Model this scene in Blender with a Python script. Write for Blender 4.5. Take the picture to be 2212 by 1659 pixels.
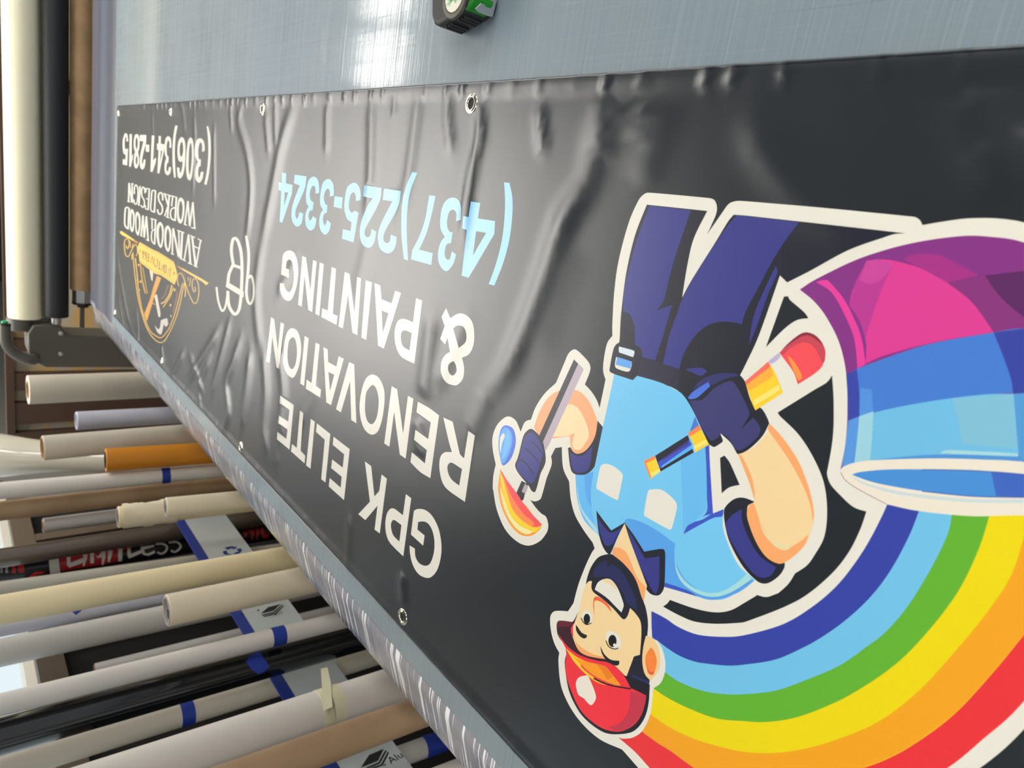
import bpy, bmesh, math, random
import numpy as np
from mathutils import Vector, Matrix
from mathutils.geometry import delaunay_2d_cdt, tessellate_polygon

for o in list(bpy.data.objects): bpy.data.objects.remove(o)
scene = bpy.context.scene
C = bpy.context.scene.collection
random.seed(7)

# ------------------------------------------------------------------ camera
CAM = np.array([0.0, 0.0, 1.33]); F_PX = 1475.65
YAW, PITCH, ROLL = 0.31801667, 0.692205812, -0.0462494096
_f = np.array([-math.sin(YAW)*math.cos(PITCH), math.cos(YAW)*math.cos(PITCH), -math.sin(PITCH)])
_r = np.array([math.cos(YAW), math.sin(YAW), 0.0]); _u = np.cross(_r, _f)
R_ = math.cos(ROLL)*_r + math.sin(ROLL)*_u
U_ = -math.sin(ROLL)*_r + math.cos(ROLL)*_u
# the phone was turned a quarter: picture-right is down, picture-up is to the right
cam_data = bpy.data.cameras.new('camera'); cam = bpy.data.objects.new('camera', cam_data); C.objects.link(cam)
cx, cy, cz = -U_, R_, -_f
cam.matrix_world = Matrix(((cx[0], cy[0], cz[0], CAM[0]), (cx[1], cy[1], cz[1], CAM[1]), (cx[2], cy[2], cz[2], CAM[2]), (0, 0, 0, 1)))
cam_data.sensor_width = 36; cam_data.lens = 36*F_PX/2212
cam_data.clip_start = 0.02; cam_data.clip_end = 60
cam_data.dof.use_dof = True; cam_data.dof.focus_distance = 0.70; cam_data.dof.aperture_fstop = 10.0
scene.camera = cam

# ------------------------------------------------------------------ world, light, exposure
world = bpy.data.worlds.new('world'); scene.world = world; world.use_nodes = True
bg = world.node_tree.nodes['Background']; bg.inputs[0].default_value = (0.92, 0.96, 1.0, 1); bg.inputs[1].default_value = 0.56
scene.view_settings.view_transform = 'Standard'; scene.view_settings.look = 'None'
scene.view_settings.gamma = 1; scene.view_settings.exposure = 0.0; scene.view_settings.use_curve_mapping = False
LAMP_STRENGTH = 20.0     # ceiling panels
WINDOW_STRENGTH = 0.95
SHEEN_PANEL_STRENGTH = 7.0  # wide overhead panel added for the sheen on the banner

# ------------------------------------------------------------------ helpers
def ray(x, y):
    return ((829.5-y)*R_ + (1106-x)*U_ + F_PX*_f)/F_PX
TZ = CAM[2]-0.43012661       # height of the banner
def onz(x, y, z=TZ):
    d = ray(x, y); return CAM + d*((z-CAM[2])/d[2])
def onx(x, y, X):
    d = ray(x, y); return CAM + d*(X/d[0])
def ony(x, y, Y):
    d = ray(x, y); return CAM + d*(Y/d[1])
def lin(c):
    c = c/255.0
    return c/12.92 if c <= 0.04045 else ((c+0.055)/1.055)**2.4
def mat(name, rgb, rough=0.5, metal=0.0, spec=0.5, coat=0.0, coat_rough=0.05, srgb=True, **kw):
    m = bpy.data.materials.new(name); m.use_nodes = True
    b = m.node_tree.nodes['Principled BSDF']
    col = tuple(lin(v) for v in rgb) if srgb else rgb
    b.inputs['Base Color'].default_value = (*col, 1); b.inputs['Roughness'].default_value = rough
    b.inputs['Metallic'].default_value = metal; b.inputs['Specular IOR Level'].default_value = spec
    b.inputs['Coat Weight'].default_value = coat; b.inputs['Coat Roughness'].default_value = coat_rough
    for k, v in kw.items(): b.inputs[k.replace('_', ' ')].default_value = v
    return m
def nodes(m): return m.node_tree.nodes, m.node_tree.links, m.node_tree.nodes['Principled BSDF']
def add_noise_color(m, rgb1, rgb2, scale, stretch=(1, 1, 1), detail=4, lo=0.35, hi=0.65):
    N, L, b = nodes(m)
    tc = N.new('ShaderNodeTexCoord'); mp = N.new('ShaderNodeMapping'); mp.inputs['Scale'].default_value = stretch
    n = N.new('ShaderNodeTexNoise'); n.inputs['Scale'].default_value = scale; n.inputs['Detail'].default_value = detail
    r = N.new('ShaderNodeValToRGB'); r.color_ramp.elements[0].position = lo; r.color_ramp.elements[1].position = hi
    r.color_ramp.elements[0].color = (*[lin(v) for v in rgb1], 1); r.color_ramp.elements[1].color = (*[lin(v) for v in rgb2], 1)
    L.new(tc.outputs['Object'], mp.inputs[0]); L.new(mp.outputs[0], n.inputs['Vector']); L.new(n.outputs['Fac'], r.inputs[0]); L.new(r.outputs[0], b.inputs['Base Color'])
    return m
def add_bump(m, scale, stretch=(1, 1, 1), strength=0.2, dist=0.001, detail=3):
    N, L, b = nodes(m)
    tc = N.new('ShaderNodeTexCoord'); mp = N.new('ShaderNodeMapping'); mp.inputs['Scale'].default_value = stretch
    n = N.new('ShaderNodeTexNoise'); n.inputs['Scale'].default_value = scale; n.inputs['Detail'].default_value = detail
    bp = N.new('ShaderNodeBump'); bp.inputs['Strength'].default_value = strength; bp.inputs['Distance'].default_value = dist
    L.new(tc.outputs['Object'], mp.inputs[0]); L.new(mp.outputs[0], n.inputs['Vector']); L.new(n.outputs['Fac'], bp.inputs['Height']); L.new(bp.outputs[0], b.inputs['Normal'])
    return m
def link(name, me, parent=None):
    o = bpy.data.objects.new(name, me); C.objects.link(o)
    if parent is not None: o.parent = parent
    return o
def tag(o, label=None, cat=None, group=None, kind=None):
    if label: o['label'] = label
    if cat: o['category'] = cat
    if group: o['group'] = group
    if kind: o['kind'] = kind
    return o
def thing(name, label, cat, group=None):
    return tag(link(name, None), label, cat, group)
def struct(o):
    o['kind'] = 'structure'; return o
def obj(name, bm, m, parent=None, smooth=True, angle=35, bevel=0):
    me = bpy.data.meshes.new(name)
    bmesh.ops.recalc_face_normals(bm, faces=bm.faces[:])
    bm.to_mesh(me); bm.free()
    for mm in (m if isinstance(m, (list, tuple)) else [m]): me.materials.append(mm)
    o = link(name, me, parent)
    if bevel:
        b = o.modifiers.new('bevel', 'BEVEL'); b.width = bevel; b.segments = 3; b.limit_method = 'ANGLE'; b.angle_limit = math.radians(40)
    if smooth:
        me.shade_smooth()
        try: me.set_sharp_from_angle(angle=math.radians(angle))
        except Exception: pass
    return o
def add_box(bm, lo, hi, mi=0):
    v = [bm.verts.new((x, y, z)) for x in (lo[0], hi[0]) for y in (lo[1], hi[1]) for z in (lo[2], hi[2])]
    for q in ((0, 1, 3, 2), (4, 6, 7, 5), (0, 4, 5, 1), (2, 3, 7, 6), (0, 2, 6, 4), (1, 5, 7, 3)):
        f = bm.faces.new([v[i] for i in q]); f.material_index = mi
def frame_of(d):
    d = Vector(d).normalized(); a = Vector((0, 0, 1)) if abs(d.z) < 0.9 else Vector((1, 0, 0))
    x = d.cross(a).normalized(); return x, d.cross(x).normalized(), d
def add_lathe(bm, p0, d, prof, n=40, mi=0, closed=False):
    """prof = (distance along axis, radius) pairs"""
    x, y, d = frame_of(d); p0 = Vector(p0); rings = []
    for t, r in prof:
        if r < 1e-6: rings.append([bm.verts.new(p0+d*t)])
        else: rings.append([bm.verts.new(p0+d*t+(x*math.cos(2*math.pi*k/n)+y*math.sin(2*math.pi*k/n))*r) for k in range(n)])
    prs = list(zip(rings, rings[1:]))
    if closed: prs.append((rings[-1], rings[0]))
    for a, b in prs:
        for k in range(n):
            k2 = (k+1) % n
            q = [a[0]] if len(a) == 1 else [a[k], a[k2]]
            q += [b[0]] if len(b) == 1 else [b[k2], b[k]]
            if len(q) > 2:
                f = bm.faces.new(q); f.material_index = mi
def add_tube(bm, pts, r, n=14, mi=0, cap=True):
    pts = [Vector(p) for p in pts]; rs = r if isinstance(r, (list, tuple)) else [r]*len(pts)
    prev = None; rings = []
    for i, p in enumerate(pts):
        t = (pts[min(i+1, len(pts)-1)]-pts[max(i-1, 0)]).normalized()
        if prev is None: x, _, _ = frame_of(t)
        else: x = (prev-t*prev.dot(t)).normalized()
        prev = x; y = t.cross(x)
        rings.append([bm.verts.new(p+(x*math.cos(2*math.pi*k/n)+y*math.sin(2*math.pi*k/n))*rs[i]) for k in range(n)])
    for a, b in zip(rings, rings[1:]):
        for k in range(n):
            f = bm.faces.new((a[k], a[(k+1) % n], b[(k+1) % n], b[k])); f.material_index = mi
    if cap:
        for rg in (rings[0], rings[-1]):
            f = bm.faces.new(rg); f.material_index = mi
def add_prism(bm, poly, off, mi=0):
    """poly: 3D points (planar), off: extrusion vector"""
    a = [bm.verts.new(Vector(p)) for p in poly]; b = [bm.verts.new(Vector(p)+Vector(off)) for p in poly]
    n = len(a)
    bm.faces.new(a).material_index = mi; bm.faces.new(b[::-1]).material_index = mi
    for i in range(n): bm.faces.new((a[i], b[i], b[(i+1) % n], a[(i+1) % n])).material_index = mi
def smooth_path(pts, corners, closed=True, step=3.0):
    """Catmull-Rom through points; corner points stay sharp"""
    n = len(pts); out = []
    P = [np.array(p, float) for p in pts]
    rng = range(n) if closed else range(n-1)
    for i in rng:
        j = (i+1) % n; a, b = P[i], P[j]
        L = np.linalg.norm(b-a)
        if corners[i] and corners[j]: out.append(a); continue
        ta = (P[(i+1) % n]-P[i-1])*0.5 if not corners[i] and (closed or i > 0) else (b-a)*0.7
        tb = (P[(j+1) % n]-P[i])*0.5 if not corners[j] and (closed or j < n-1) else (b-a)*0.7
        for t in (ta, tb):
            l = np.linalg.norm(t)
            if l > 1.25*L: t *= 1.25*L/l
        k = max(2, int(L/step))
        for s in range(k):
            u = s/k; h1 = 2*u**3-3*u*u+1; h2 = u**3-2*u*u+u; h3 = -2*u**3+3*u*u; h4 = u**3-u*u
            out.append(h1*a+h2*ta+h3*b+h4*tb)
    if not closed: out.append(P[-1])
    return out
FR = dict(P=(0, 0, 1), A=(0, 0, 3.95), B=(0, 560, 3.95), C=(0, 900, 3.95), D=(0, 1240, 3.95), E=(480, 1100, 2.968),
          F1=(240, 220, 5.267), F2=(240, 480, 5.267), F3=(560, 340, 3.814), F4=(560, 660, 3.814), F5=(560, 900, 3.814),
          G1=(1000, 400, 3.687), G2=(1040, 740, 4.254), G3=(1160, 1000, 4.254), G4=(1160, 1230, 4.254), G5=(1400, 680, 4.254),
          G6=(1500, 900, 4.254), G7=(1612, 380, 3.687), G8=(1612, 780, 3.687), H0=(900, 1050, 6.703), H1=(255, 380, 7.9),
          H2=(255, 490, 6.382), H3=(0, 1150, 5.267), H4=(360, 1100, 6.144), H5=(560, 1400, 4.424), H6=(1612, 1100, 2.968),
          J1=(300, 0, 3.16), J2=(1100, 0, 1.989), J3=(940, 120, 4.096))
def parse(s):
    """'@frame x,y x,y! ...' -> points of the print, corner flags"""
    fr = FR['P']; pts = []; cor = []; allc = False
    for t in s.split():
        if t == 'L': allc = True; continue
        if t[0] == '@': fr = FR[t[1:]]; continue
        c = t.endswith('!'); a, b = t.rstrip('!').split(',')
        pts.append((fr[0]+float(a)/fr[2], fr[1]+float(b)/fr[2])); cor.append(c or allc)
    return pts, cor
def outline(s, step=3.0):
    p, c = parse(s); return smooth_path(p, c, True, step)
def stroke(s, w, step=3.0):
    """open line with a width given in picture units of its frame"""
    p, c = parse(s); q = smooth_path(p, c, False, step)
    fr = [t for t in s.split() if t[0] == '@'][0][1:]; hw = w/FR[fr][2]/2
    l = []; r = []
    for i, a in enumerate(q):
        t = q[min(i+1, len(q)-1)]-q[max(i-1, 0)]; t = t/(np.linalg.norm(t)+1e-9); nrm = np.array([-t[1], t[0]])
        l.append(a+nrm*hw); r.append(a-nrm*hw)
    return l+r[::-1]
def circle(fr, x, y, rx, ry=None, n=20):
    f = FR[fr]; ry = ry or rx
    return [np.array([f[0]+(x+rx*math.cos(2*math.pi*k/n))/f[2], f[1]+(y+ry*math.sin(2*math.pi*k/n))/f[2]]) for k in range(n)]
# ------------------------------------------------------------------ what is printed on the banner
W_ = (233, 230, 219); K_ = (32, 38, 44); DK = (34, 36, 50); NV = (58, 60, 138); NG = (62, 62, 118)
PINK = (222, 62, 150); PUR = (135, 52, 135); BL = (118, 202, 248); BM = (88, 165, 240); BD = (62, 88, 200)
SK = (246, 216, 162); SO = (252, 172, 110); YE = (253, 212, 48); RD = (243, 52, 66); GOLD = (232, 184, 72)
SKY = (136, 206, 255)
ART = []          # (part, colour, polygon), later ones lie on top
cur = ['painter_illustration']
def A(col, s): ART.append((cur[0], col, outline(s)))
def ST(col, w, s): ART.append((cur[0], col, stroke(s, w)))
def K(s): ART.append(('vinyl_sheet', K_, outline(s)))

# sticker-like white outline of the whole picture
A(W_, '@G1 1440,75 1480,60 1960,103 1998,116 2018,150 2022,200 2008,250 1945,390! 2070,210 2110,155 2150,132 2212,125 @G7 600,255 1310,323 1352,331 1385,355 1403,392! 1560,365 1750,340 1950,337 2100,350 2212,372 @P 2330,520 2450,640 2520,800 2540,1000 2480,1200 2330,1430 2212,1575 2117,1659 1950,1770 1740,1840 1560,1800 1430,1710 @G4 780,1655! 560,1550 360,1350 230,1100 197,850 205,765! 160,680 128,560 122,440 150,390 200,380 285,385! 335,310! @G3 380,1120 440,960 500,830 530,785! 510,730! 430,620 350,480 310,330 295,170! @G2 750,1150 738,960! 678,970! 640,1045! 645,1120 598,1250! 560,1390 540,1440 490,1460 @H0 1645,200! 1740,330 1815,405! 1870,440 1900,520 1905,600 1880,680 1780,800 1620,862 1450,800 1280,620 1160,330 1110,50 @G2 105,1350 110,1230 132,1120! 105,980 105,860 150,750 235,680 310,710 350,790 360,820! 400,730 455,708! 500,590 580,470 685,370! 760,190 800,100 850,62 890,80 960,150 995,200 998,260 950,385! 1010,450 1060,530 1085,602! 1140,340! 1118,260 1125,150 @G1 1148,1260 1190,1200! 1190,1100 1205,850 1240,600 1320,300 1400,120')
K('@G7 300,960! 333,958! 345,985 460,1085 495,1133! 400,1150 300,1220 155,1365!')
K('@G8 683,113! 640,170 540,230 250,410! 265,435 420,590 540,780 620,980 643,1200 620,1400 540,1550 @G6 1030,1370 925,1440! 860,1540 760,1630 @H6 200,540 130,563 68,550! @G4 2020,238! 1900,310 1780,375 1640,395 1450,360 1220,280! 1200,310 1157,342! 1300,420 1450,480 1640,500 1850,492 @H6 0,720 240,628 400,540 560,400 660,270 730,130 770,15! @G8 850,1160 740,1060 670,980 643,900 650,850 680,680 695,520 695,300')
K('@G6 235,380! 275,357! 325,425 415,627! 320,650 250,705!')
# trousers, belt and glove
A(DK, '@G1 1465,155! 1945,205! 1840,420 1790,620 1745,895! 1830,740 2000,470 2110,290 2155,235! @G7 0,316! 1270,457! 1180,465 1100,490 800,600 500,760 325,848! 268,793! 100,1270 @G5 900,445 845,555! 890,615 950,800 1045,865 1100,960 1112,1000! 1060,1100 1000,1170 920,1240 850,1278! 820,1280 760,1180 660,1085! 685,1150 680,1170 610,1215 580,1205 550,1180 470,1030 430,920 310,740 270,695! 180,650 0,595! @G1 1385,1518! 1375,1545 1350,1552 1175,1490 1172,1440 1200,1300 1225,1262! 1245,1250 1255,1080 1262,1000 1300,700 1370,400')
A(NV, '@G1 1485,163! 1815,200! 1740,420 1680,600 1640,750 1605,900 1580,950 1537,1000! 1665,953! 1600,1180 1530,1395! 1425,1368! 1425,1320 1400,1285 1370,1275! 1365,1130 1330,1030 1275,1005! 1290,800 1380,450')
A(NV, '@G1 2180,240! @G7 425,370! 320,500 200,690 90,900 0,1065 @G5 860,87! 750,65 600,75 450,170 330,350 285,500! 135,450! 150,380 190,200 260,0 @G1 1750,900 1880,660 2020,450 2110,320')
A(NV, '@G7 235,715! 248,770 170,950 100,1150 20,1355! 50,1150 110,980')
A(NV, '@G5 340,500! 430,488 500,490 540,520! 490,560 420,540')
A((52, 54, 112), '@G5 400,690! 500,590 650,540 800,540 830,560! 700,590 600,640 480,660')
A((78, 118, 226), '@G5 365,760! 420,700 550,618! 570,655! 450,760 380,775')
A(NG, '@G5 380,790! 470,785 500,780 600,680 700,625 760,610 800,640 870,760 930,900 920,940 850,1055! 965,945! 1010,1000 1030,1060 1000,1130 920,1200 850,1245 800,1230 770,1180 720,1120 670,1090 640,1130 580,1155 540,1110 470,990 420,880')
A((44, 44, 66), '@G1 L 1425,1370 1725,1465 1715,1625 1380,1520 1410,1440')
A((218, 232, 242), '@G1 1245,1285! 1360,1318 1366,1335 1355,1370! 1243,1332! 1240,1300')
A(W_, '@G1 1220,1368! 1345,1405! 1340,1450 1315,1486 1225,1460 1210,1430')
A((98, 168, 242), '@G1 1228,1368! 1345,1405! 1335,1462! 1217,1430!')
# shirt
A(BL, '@G2 1220,290! 1390,345! 1430,305! 1650,370 1830,460! 1880,520 1950,640 2090,940! 2110,1300 2125,1570! @G3 1715,425! 1710,600 1780,800 1860,950 2000,1075! 1900,1140 1750,1240 1620,1258 1460,1225 1170,1135! 1000,1000! 700,830 565,665! 430,520 370,330 352,105! @G2 1040,1145! 1115,775! 1180,480')
A((75, 125, 215), '@G2 L 1960,680 2000,770 1910,830')
A((105, 190, 246), '@G2 L 1835,1060 1950,1010 2055,960 @G3 1555,100 1560,420 1440,545 1340,650 1335,300 1322,60')
A(BD, '@G2 2055,960! 2092,938! @G3 1590,50 1617,465! 1712,425! 1700,490 1620,505 1440,600 1345,655! 1380,580 1440,545 1555,455 1560,300 1555,50')
A((120, 205, 248), '@G3 1450,540! 1530,490 1600,470! 1520,520')
A((104, 190, 250), '@G3 352,105! 435,105! 450,300 500,420! 545,640! 430,520 370,330')
A((92, 172, 244), '@G3 435,100! 520,80! 495,250 500,420! 450,300')
A((175, 222, 236), '@G3 370,210! 390,350 430,450 550,600! 560,660! 480,560 400,430 375,300')
A(BM, '@G3 800,545! 830,512 950,540 1100,620 1270,745! 1262,830 1290,950 1370,1080 1500,1180! 1460,1225! 1170,1135! 1180,800! 980,815! 850,600')
A(BD, '@G3 1175,1100! 1380,1170 1480,1228! 1170,1140!')
A(BM, '@G3 1350,1120! 1500,1210 1650,1230 1800,1180 1970,1070! 2000,1080! 1850,1190 1640,1258 1480,1228')
A((168, 222, 228), '@G3 1262,850! 1300,1000 1400,1120 1550,1190 1700,1180 1850,1090 1930,1010! 1970,1070! 1800,1180 1650,1230 1500,1210 1350,1120 1280,1000')
A(W_, '@G2 1100,1130 1150,1115 1220,1140 1290,1200 1297,1240 1255,1440! 1240,1447 1060,1345! 1055,1325 1080,1190')
A(W_, '@G3 1020,260 1060,243 1150,250 1250,330 1285,400 1240,600! 1215,613 990,490! 983,465')
# collar and neck
A(DK, '@G3 545,437! 620,540 682,620! 805,548! 880,650 985,815! 1130,790 1165,795 1178,830 1170,1130 1140,1200 1100,1220 1045,1205 1005,1165! 850,700 805,555! 750,660 690,800 670,840 640,825 600,760 570,660 555,550')
A(NV, '@G3 555,500! 620,590 680,640 775,600! 720,700 700,740 660,760 620,750 580,640')
A(NV, '@G3 830,600! 900,720 990,875! 1060,870 1125,855! 1122,1100 1110,1160 1080,1200 990,1040 900,840')
A(SK, '@G3 805,555! 850,700 1010,1130! 980,1280! 900,1100 780,930 690,830! 720,740')
A(SO, '@G3 700,780! 760,780 830,840 920,1050 1000,1140! 980,1275! 900,1080 780,930 690,830!')
# small brush in front of the chest
A((40, 40, 54), '@G2 L 1595,1040 1895,850 1950,1010 1645,1185')
A((66, 86, 205), '@G2 L 1620,1100 1910,895 1935,935 1635,1160')
A((70, 60, 145), '@G2 L 1640,1085 1900,900 1905,930 1700,1060')
A((90, 182, 248), '@G2 L 1660,1130 1930,940 1940,975 1650,1155')
A(YE, '@G2 1895,835! 2000,760! 2090,935! 1960,1012! 1945,930')
A((255, 138, 80), '@G2 L 1895,835 2000,760 2020,800 1910,865')
A((250, 232, 120), '@G2 L 1950,950 2060,890 2075,925 1955,985')
A(YE, '@G2 L 1490,1090 1590,1040 1645,1185 1550,1255')
A((255, 138, 80), '@G2 L 1490,1090 1590,1040 1600,1065 1512,1108 1562,1238 1550,1255')
A((250, 232, 120), '@G2 L 1545,1205 1635,1155 1645,1185 1560,1238')
# big brush behind the glove
A(YE, '@G5 890,615! 1100,430! 1160,520 1240,715! 985,878! 950,800')
A((255, 180, 62), '@G5 900,645! 1125,475! 1150,560! 1000,660 920,700!')
A((246, 112, 100), '@G5 L 892,610 1105,430 1125,475 900,645')
A((248, 230, 120), '@G5 L 960,790 1200,640 1215,690 980,835')
A((192, 176, 214), '@G5 1105,425! 1200,350! 1215,380 1170,430 1120,455!')
A((246, 82, 92), '@G5 1205,350! 1300,250 1400,175 1470,162 1550,200 1615,290 1630,370 1600,470 1530,540 1375,640! 1330,520')
A((205, 72, 90), '@G5 1205,350! 1300,250 1400,175 1470,162 1550,200 1615,290 1625,420 1600,440! 1540,320 1470,260 1390,260 1300,310 1240,370!')
A((140, 45, 66), '@G5 1230,320! 1300,250 1400,175 1470,162 1550,200 1615,290! 1540,225 1470,190 1400,205 1330,250')
A((255, 155, 70), '@G5 1280,370! 1340,430 1400,530 1412,580 1380,605! 1330,500')
# arm towards the bucket
A(DK, '@G6 270,870 300,810 370,755 450,745 550,780! 530,800! 490,820 485,900 510,1010 590,1180 720,1310 830,1345! 825,1390 780,1460 700,1520 630,1535 560,1500 440,1370 330,1170 285,1020')
A(NV, '@G6 435,850! 440,960 500,1120 600,1280 750,1385! 700,1460 620,1480 540,1440 430,1300 330,1130 285,1000 340,910')
A(SK, '@G6 400,345! 440,335! 560,270 680,130 690,70! 800,180 950,400 1050,650 1098,870 1085,1000 1040,1130 960,1240 830,1340 750,1345 650,1280 560,1140 490,950 485,850 510,805 550,790! 540,700 500,550 430,420')
A(SO, '@G6 690,65! 800,180 950,400 1050,650 1098,870 1090,980! 1060,800 980,600 850,370 670,115!')
A(SO, '@G6 400,345! 430,355 520,540 555,700! 550,760! 500,600 430,420')
A(SO, '@G6 485,850 510,805 545,800 580,900 620,1000 700,1130 820,1225 900,1190! 980,1140 1050,1080! 1020,1170 940,1260 830,1340 750,1345 650,1280 560,1140 495,960')
A((238, 220, 172), '@G6 590,945! 650,1060 750,1150 900,1180! 870,1215 820,1228 740,1190 640,1080')
# raised arm with the stirring stick
A((253, 176, 126), '@G2 480,780! 540,620 620,500 720,440 860,435 950,490 1020,600 1065,740 1040,870 960,990 890,1020 830,990 810,860! 700,875 650,880 560,870 530,855')
A((252, 224, 176), '@G2 785,575! 830,568 900,620 970,760 985,860 950,930 910,980 850,980 835,920 858,830! 780,860 650,865! 650,840')
A(DK, '@G2 1065,715! 1115,775! 1040,1140! 1000,1185 940,1215 850,1205 815,1140 795,970! 815,960! 850,1010 900,1020 970,980 1040,870 1065,740')
A(NV, '@G2 815,1010! 880,1040 940,1030 1020,950! 1005,1080 980,1170! 930,1195 860,1190 830,1130')
A((46, 44, 56), '@G2 L 850,155 890,195 565,912 530,855')
A((188, 174, 186), '@G2 L 888,196 925,225 938,250 625,930 590,995 565,912')
A(DK, '@G2 385,860 420,810 460,793 510,830 560,900 585,1000 590,1090 570,1150 545,1200 510,1330 490,1375 460,1360 430,1310 340,1200 310,1130 330,1070 345,1020')
A(NV, '@G2 410,850 460,830 520,880 565,1000 540,1110 515,1200 470,1290 430,1280 350,1200 325,1140 350,1060 370,960')
ST(DK, 9, '@G2 455,910 500,940 560,1020'); ST(DK, 9, '@G2 400,970 460,1020 535,1110'); ST(DK, 9, '@G2 350,1070 410,1110 480,1210')
A((40, 38, 50), '@G2 370,1270! 430,1300! 405,1370 385,1445 360,1450 320,1385!')
A((180, 168, 180), '@G2 L 400,1295 430,1325 405,1390 370,1370')
A((72, 116, 226), '@G2 230,760 290,790 315,870 310,960 270,1070 205,1130 180,1090 158,960 165,850 190,780')
A((92, 170, 250), '@G2 215,780 265,810 285,890 260,1010 205,1110 180,1080 160,960 168,850')
A((110, 190, 252), '@G2 235,812 262,850 262,930 225,1030 190,1075 205,960')
A(W_, '@G2 205,832 215,860 190,930 178,1020! 168,960 175,870')
A((255, 165, 62), '@G2 175,1162! 215,1240 330,1390 @H0 1500,200 1600,300 1700,440 1815,555! 1790,620 1700,700 1600,725 1480,690 1350,550 1230,300 1180,50 @G2 155,1300')
A((252, 86, 90), '@G2 175,1162! 240,1270 330,1390 @H0 1520,210 1650,380 1815,555! 1750,590 1680,585! 1500,400 1380,200 1310,0 @G2 195,1230')
A((255, 142, 76), '@G2 180,1190! 215,1260 @H0 1320,20 1400,190 1550,400 1690,520 1700,582! 1500,480 1380,300 1300,50')
A((254, 216, 44), '@G2 172,1180! 200,1250 @H0 1300,60 1380,320 1500,470 1640,580 1730,600 1800,580! 1740,650 1680,670 1560,640 1420,530 1310,330 1240,50 @G2 178,1260')
A((246, 236, 168), '@H0 1215,0! 1260,150 1350,400 1480,560 1680,660! 1640,690 1560,690 1430,600 1300,400 1225,150')
# rainbow
cur[0] = 'rainbow_illustration'
b = {0: '@G4 1052,383 1180,450 1300,530 1480,600 1720,620 @H6 0,805 240,735 430,620 580,490 700,340 800,180 890,0 920,-80',
     1: '@G4 1050,620 1110,660 1300,790 1500,860 1740,885 @H6 0,995 200,960 400,870 600,740 780,580 920,400 1040,180 1108,10 1140,-80',
     2: '@G4 1060,880 1180,950 1300,1030 1500,1110 1700,1145 @H6 0,1185 200,1160 420,1080 600,1000 760,890 900,780 1050,600 1200,350 1290,160 1318,35 1330,-80',
     3: '@G4 1050,1080 1200,1180 1400,1280 1650,1370 @H6 0,1360 120,1365 300,1340 500,1270 700,1170 950,1000 1150,800 1350,540 1480,280 1555,50 1570,-80',
     4: '@G4 1000,1300 1200,1440 1400,1540 1640,1620 @H6 0,1558 200,1562 400,1530 600,1470 850,1360 1100,1170 1350,900 1560,640 1700,420 1781,180 1850,-80',
     5: '@G4 950,1480 1100,1590 1210,1659 @P 1550,1685 1700,1700 1868,1658 @H6 1000,1550 1300,1340 1550,1080 1781,800 @P 2290,1270 2360,1060',
     6: '@G4 750,1548 880,1659 @P 1480,1720 1700,1780 1900,1750 2047,1659 @H6 1500,1490 1781,1230 @P 2350,1320 2440,1060'}
bp_ = {k: smooth_path(parse(v)[0], [False]*len(parse(v)[0]), False) for k, v in b.items()}
for k, col in ((6, (236, 52, 58)), (5, (244, 166, 28)), (4, (240, 218, 6)), (3, (100, 180, 50)), (2, (114, 196, 238)), (1, (54, 68, 168))):
    ART.append((cur[0], col, bp_[k]+bp_[0][::-1]))
ST((246, 196, 30), 5, '@H6 760,1655 1000,1550 1300,1340 1550,1080 1781,800')
ST((110, 190, 232), 6, '@G4 1500,862 1740,887 @H6 0,997 200,962 400,872')
# bucket
cur[0] = 'paint_bucket_illustration'
A(PUR, '@G7 425,905! 560,820 900,660 1300,540 1700,480 1950,485 2212,530 @P 2320,570 2440,700! 2470,1020! @G8 2212,800 1500,775 1000,790 850,820 750,865! 790,650 805,400 795,100 @G7 740,1330 640,1130 540,1000')
A(PINK, '@G7 960,675! 1090,665 1200,680 1400,740 1600,850 1800,1010 1970,1245! 1500,1325 1100,1430 950,1495! 950,1310 880,1100 820,1030! 850,900')
A((188, 58, 150), '@G7 960,680! 1080,700 1160,720! 1050,980 960,1250 950,1310! 900,1150 820,1030! 870,850')
A((205, 72, 160), '@G7 960,680! 1060,665 1170,705! 1100,800 1000,860 900,830!')
A((232, 66, 160), '@G7 600,830! 650,830! 770,970 860,1140 920,1300 950,1500! 885,1535! 860,1300 780,1100 680,930 555,845!')
A((168, 50, 138), '@G7 1260,665 1320,630 1450,618 1560,640 1850,790! 1600,850! 1400,740')
A((136, 52, 126), '@G7 1600,850! 1900,790! 2050,950 2212,1140! 2212,1215! 1970,1245! 1800,1010')
A((92, 40, 98), '@P 2127,595! 2212,585! 2400,600! 2440,710! 2300,740! 2212,685 2160,640')
A((70, 126, 216), '@G7 795,1582! 885,1535! 1200,1420 1500,1330 1970,1247 2212,1215 @P 2460,720! 2470,850! @G8 2212,255 1900,265 1500,315 1100,390 812,475! 808,300')
A((58, 72, 170), '@G8 795,105! 882,65! 900,250 900,440! 812,475! 808,300')
A((56, 70, 165), '@G7 1970,1247! 2212,1215! @P 2460,720! 2470,850! @G8 2212,255! 2125,258! 2110,150 2060,0')
A((86, 150, 228), '@G8 L 905,215 1000,225 1010,400 903,440')
A((112, 192, 234), '@G8 812,475! 1100,390 1500,315 1900,265 2130,262! 2170,755! 2100,790! 1500,785 1000,800 850,830 760,860! 790,650')
A((84, 156, 218), '@G8 2130,262! 2212,255! @P 2470,850! 2470,1030! @G8 2212,810! 2170,755!')
A((88, 154, 228), '@G8 812,475! 900,440! 880,650 860,810! 760,862! 790,650')
A((158, 212, 230), '@G8 L 900,440 1012,400 1000,650 985,795 862,805 885,600')
A((130, 194, 222), '@G8 1640,295! 2125,265! 2160,700! 1720,660! 1690,500')
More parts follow.
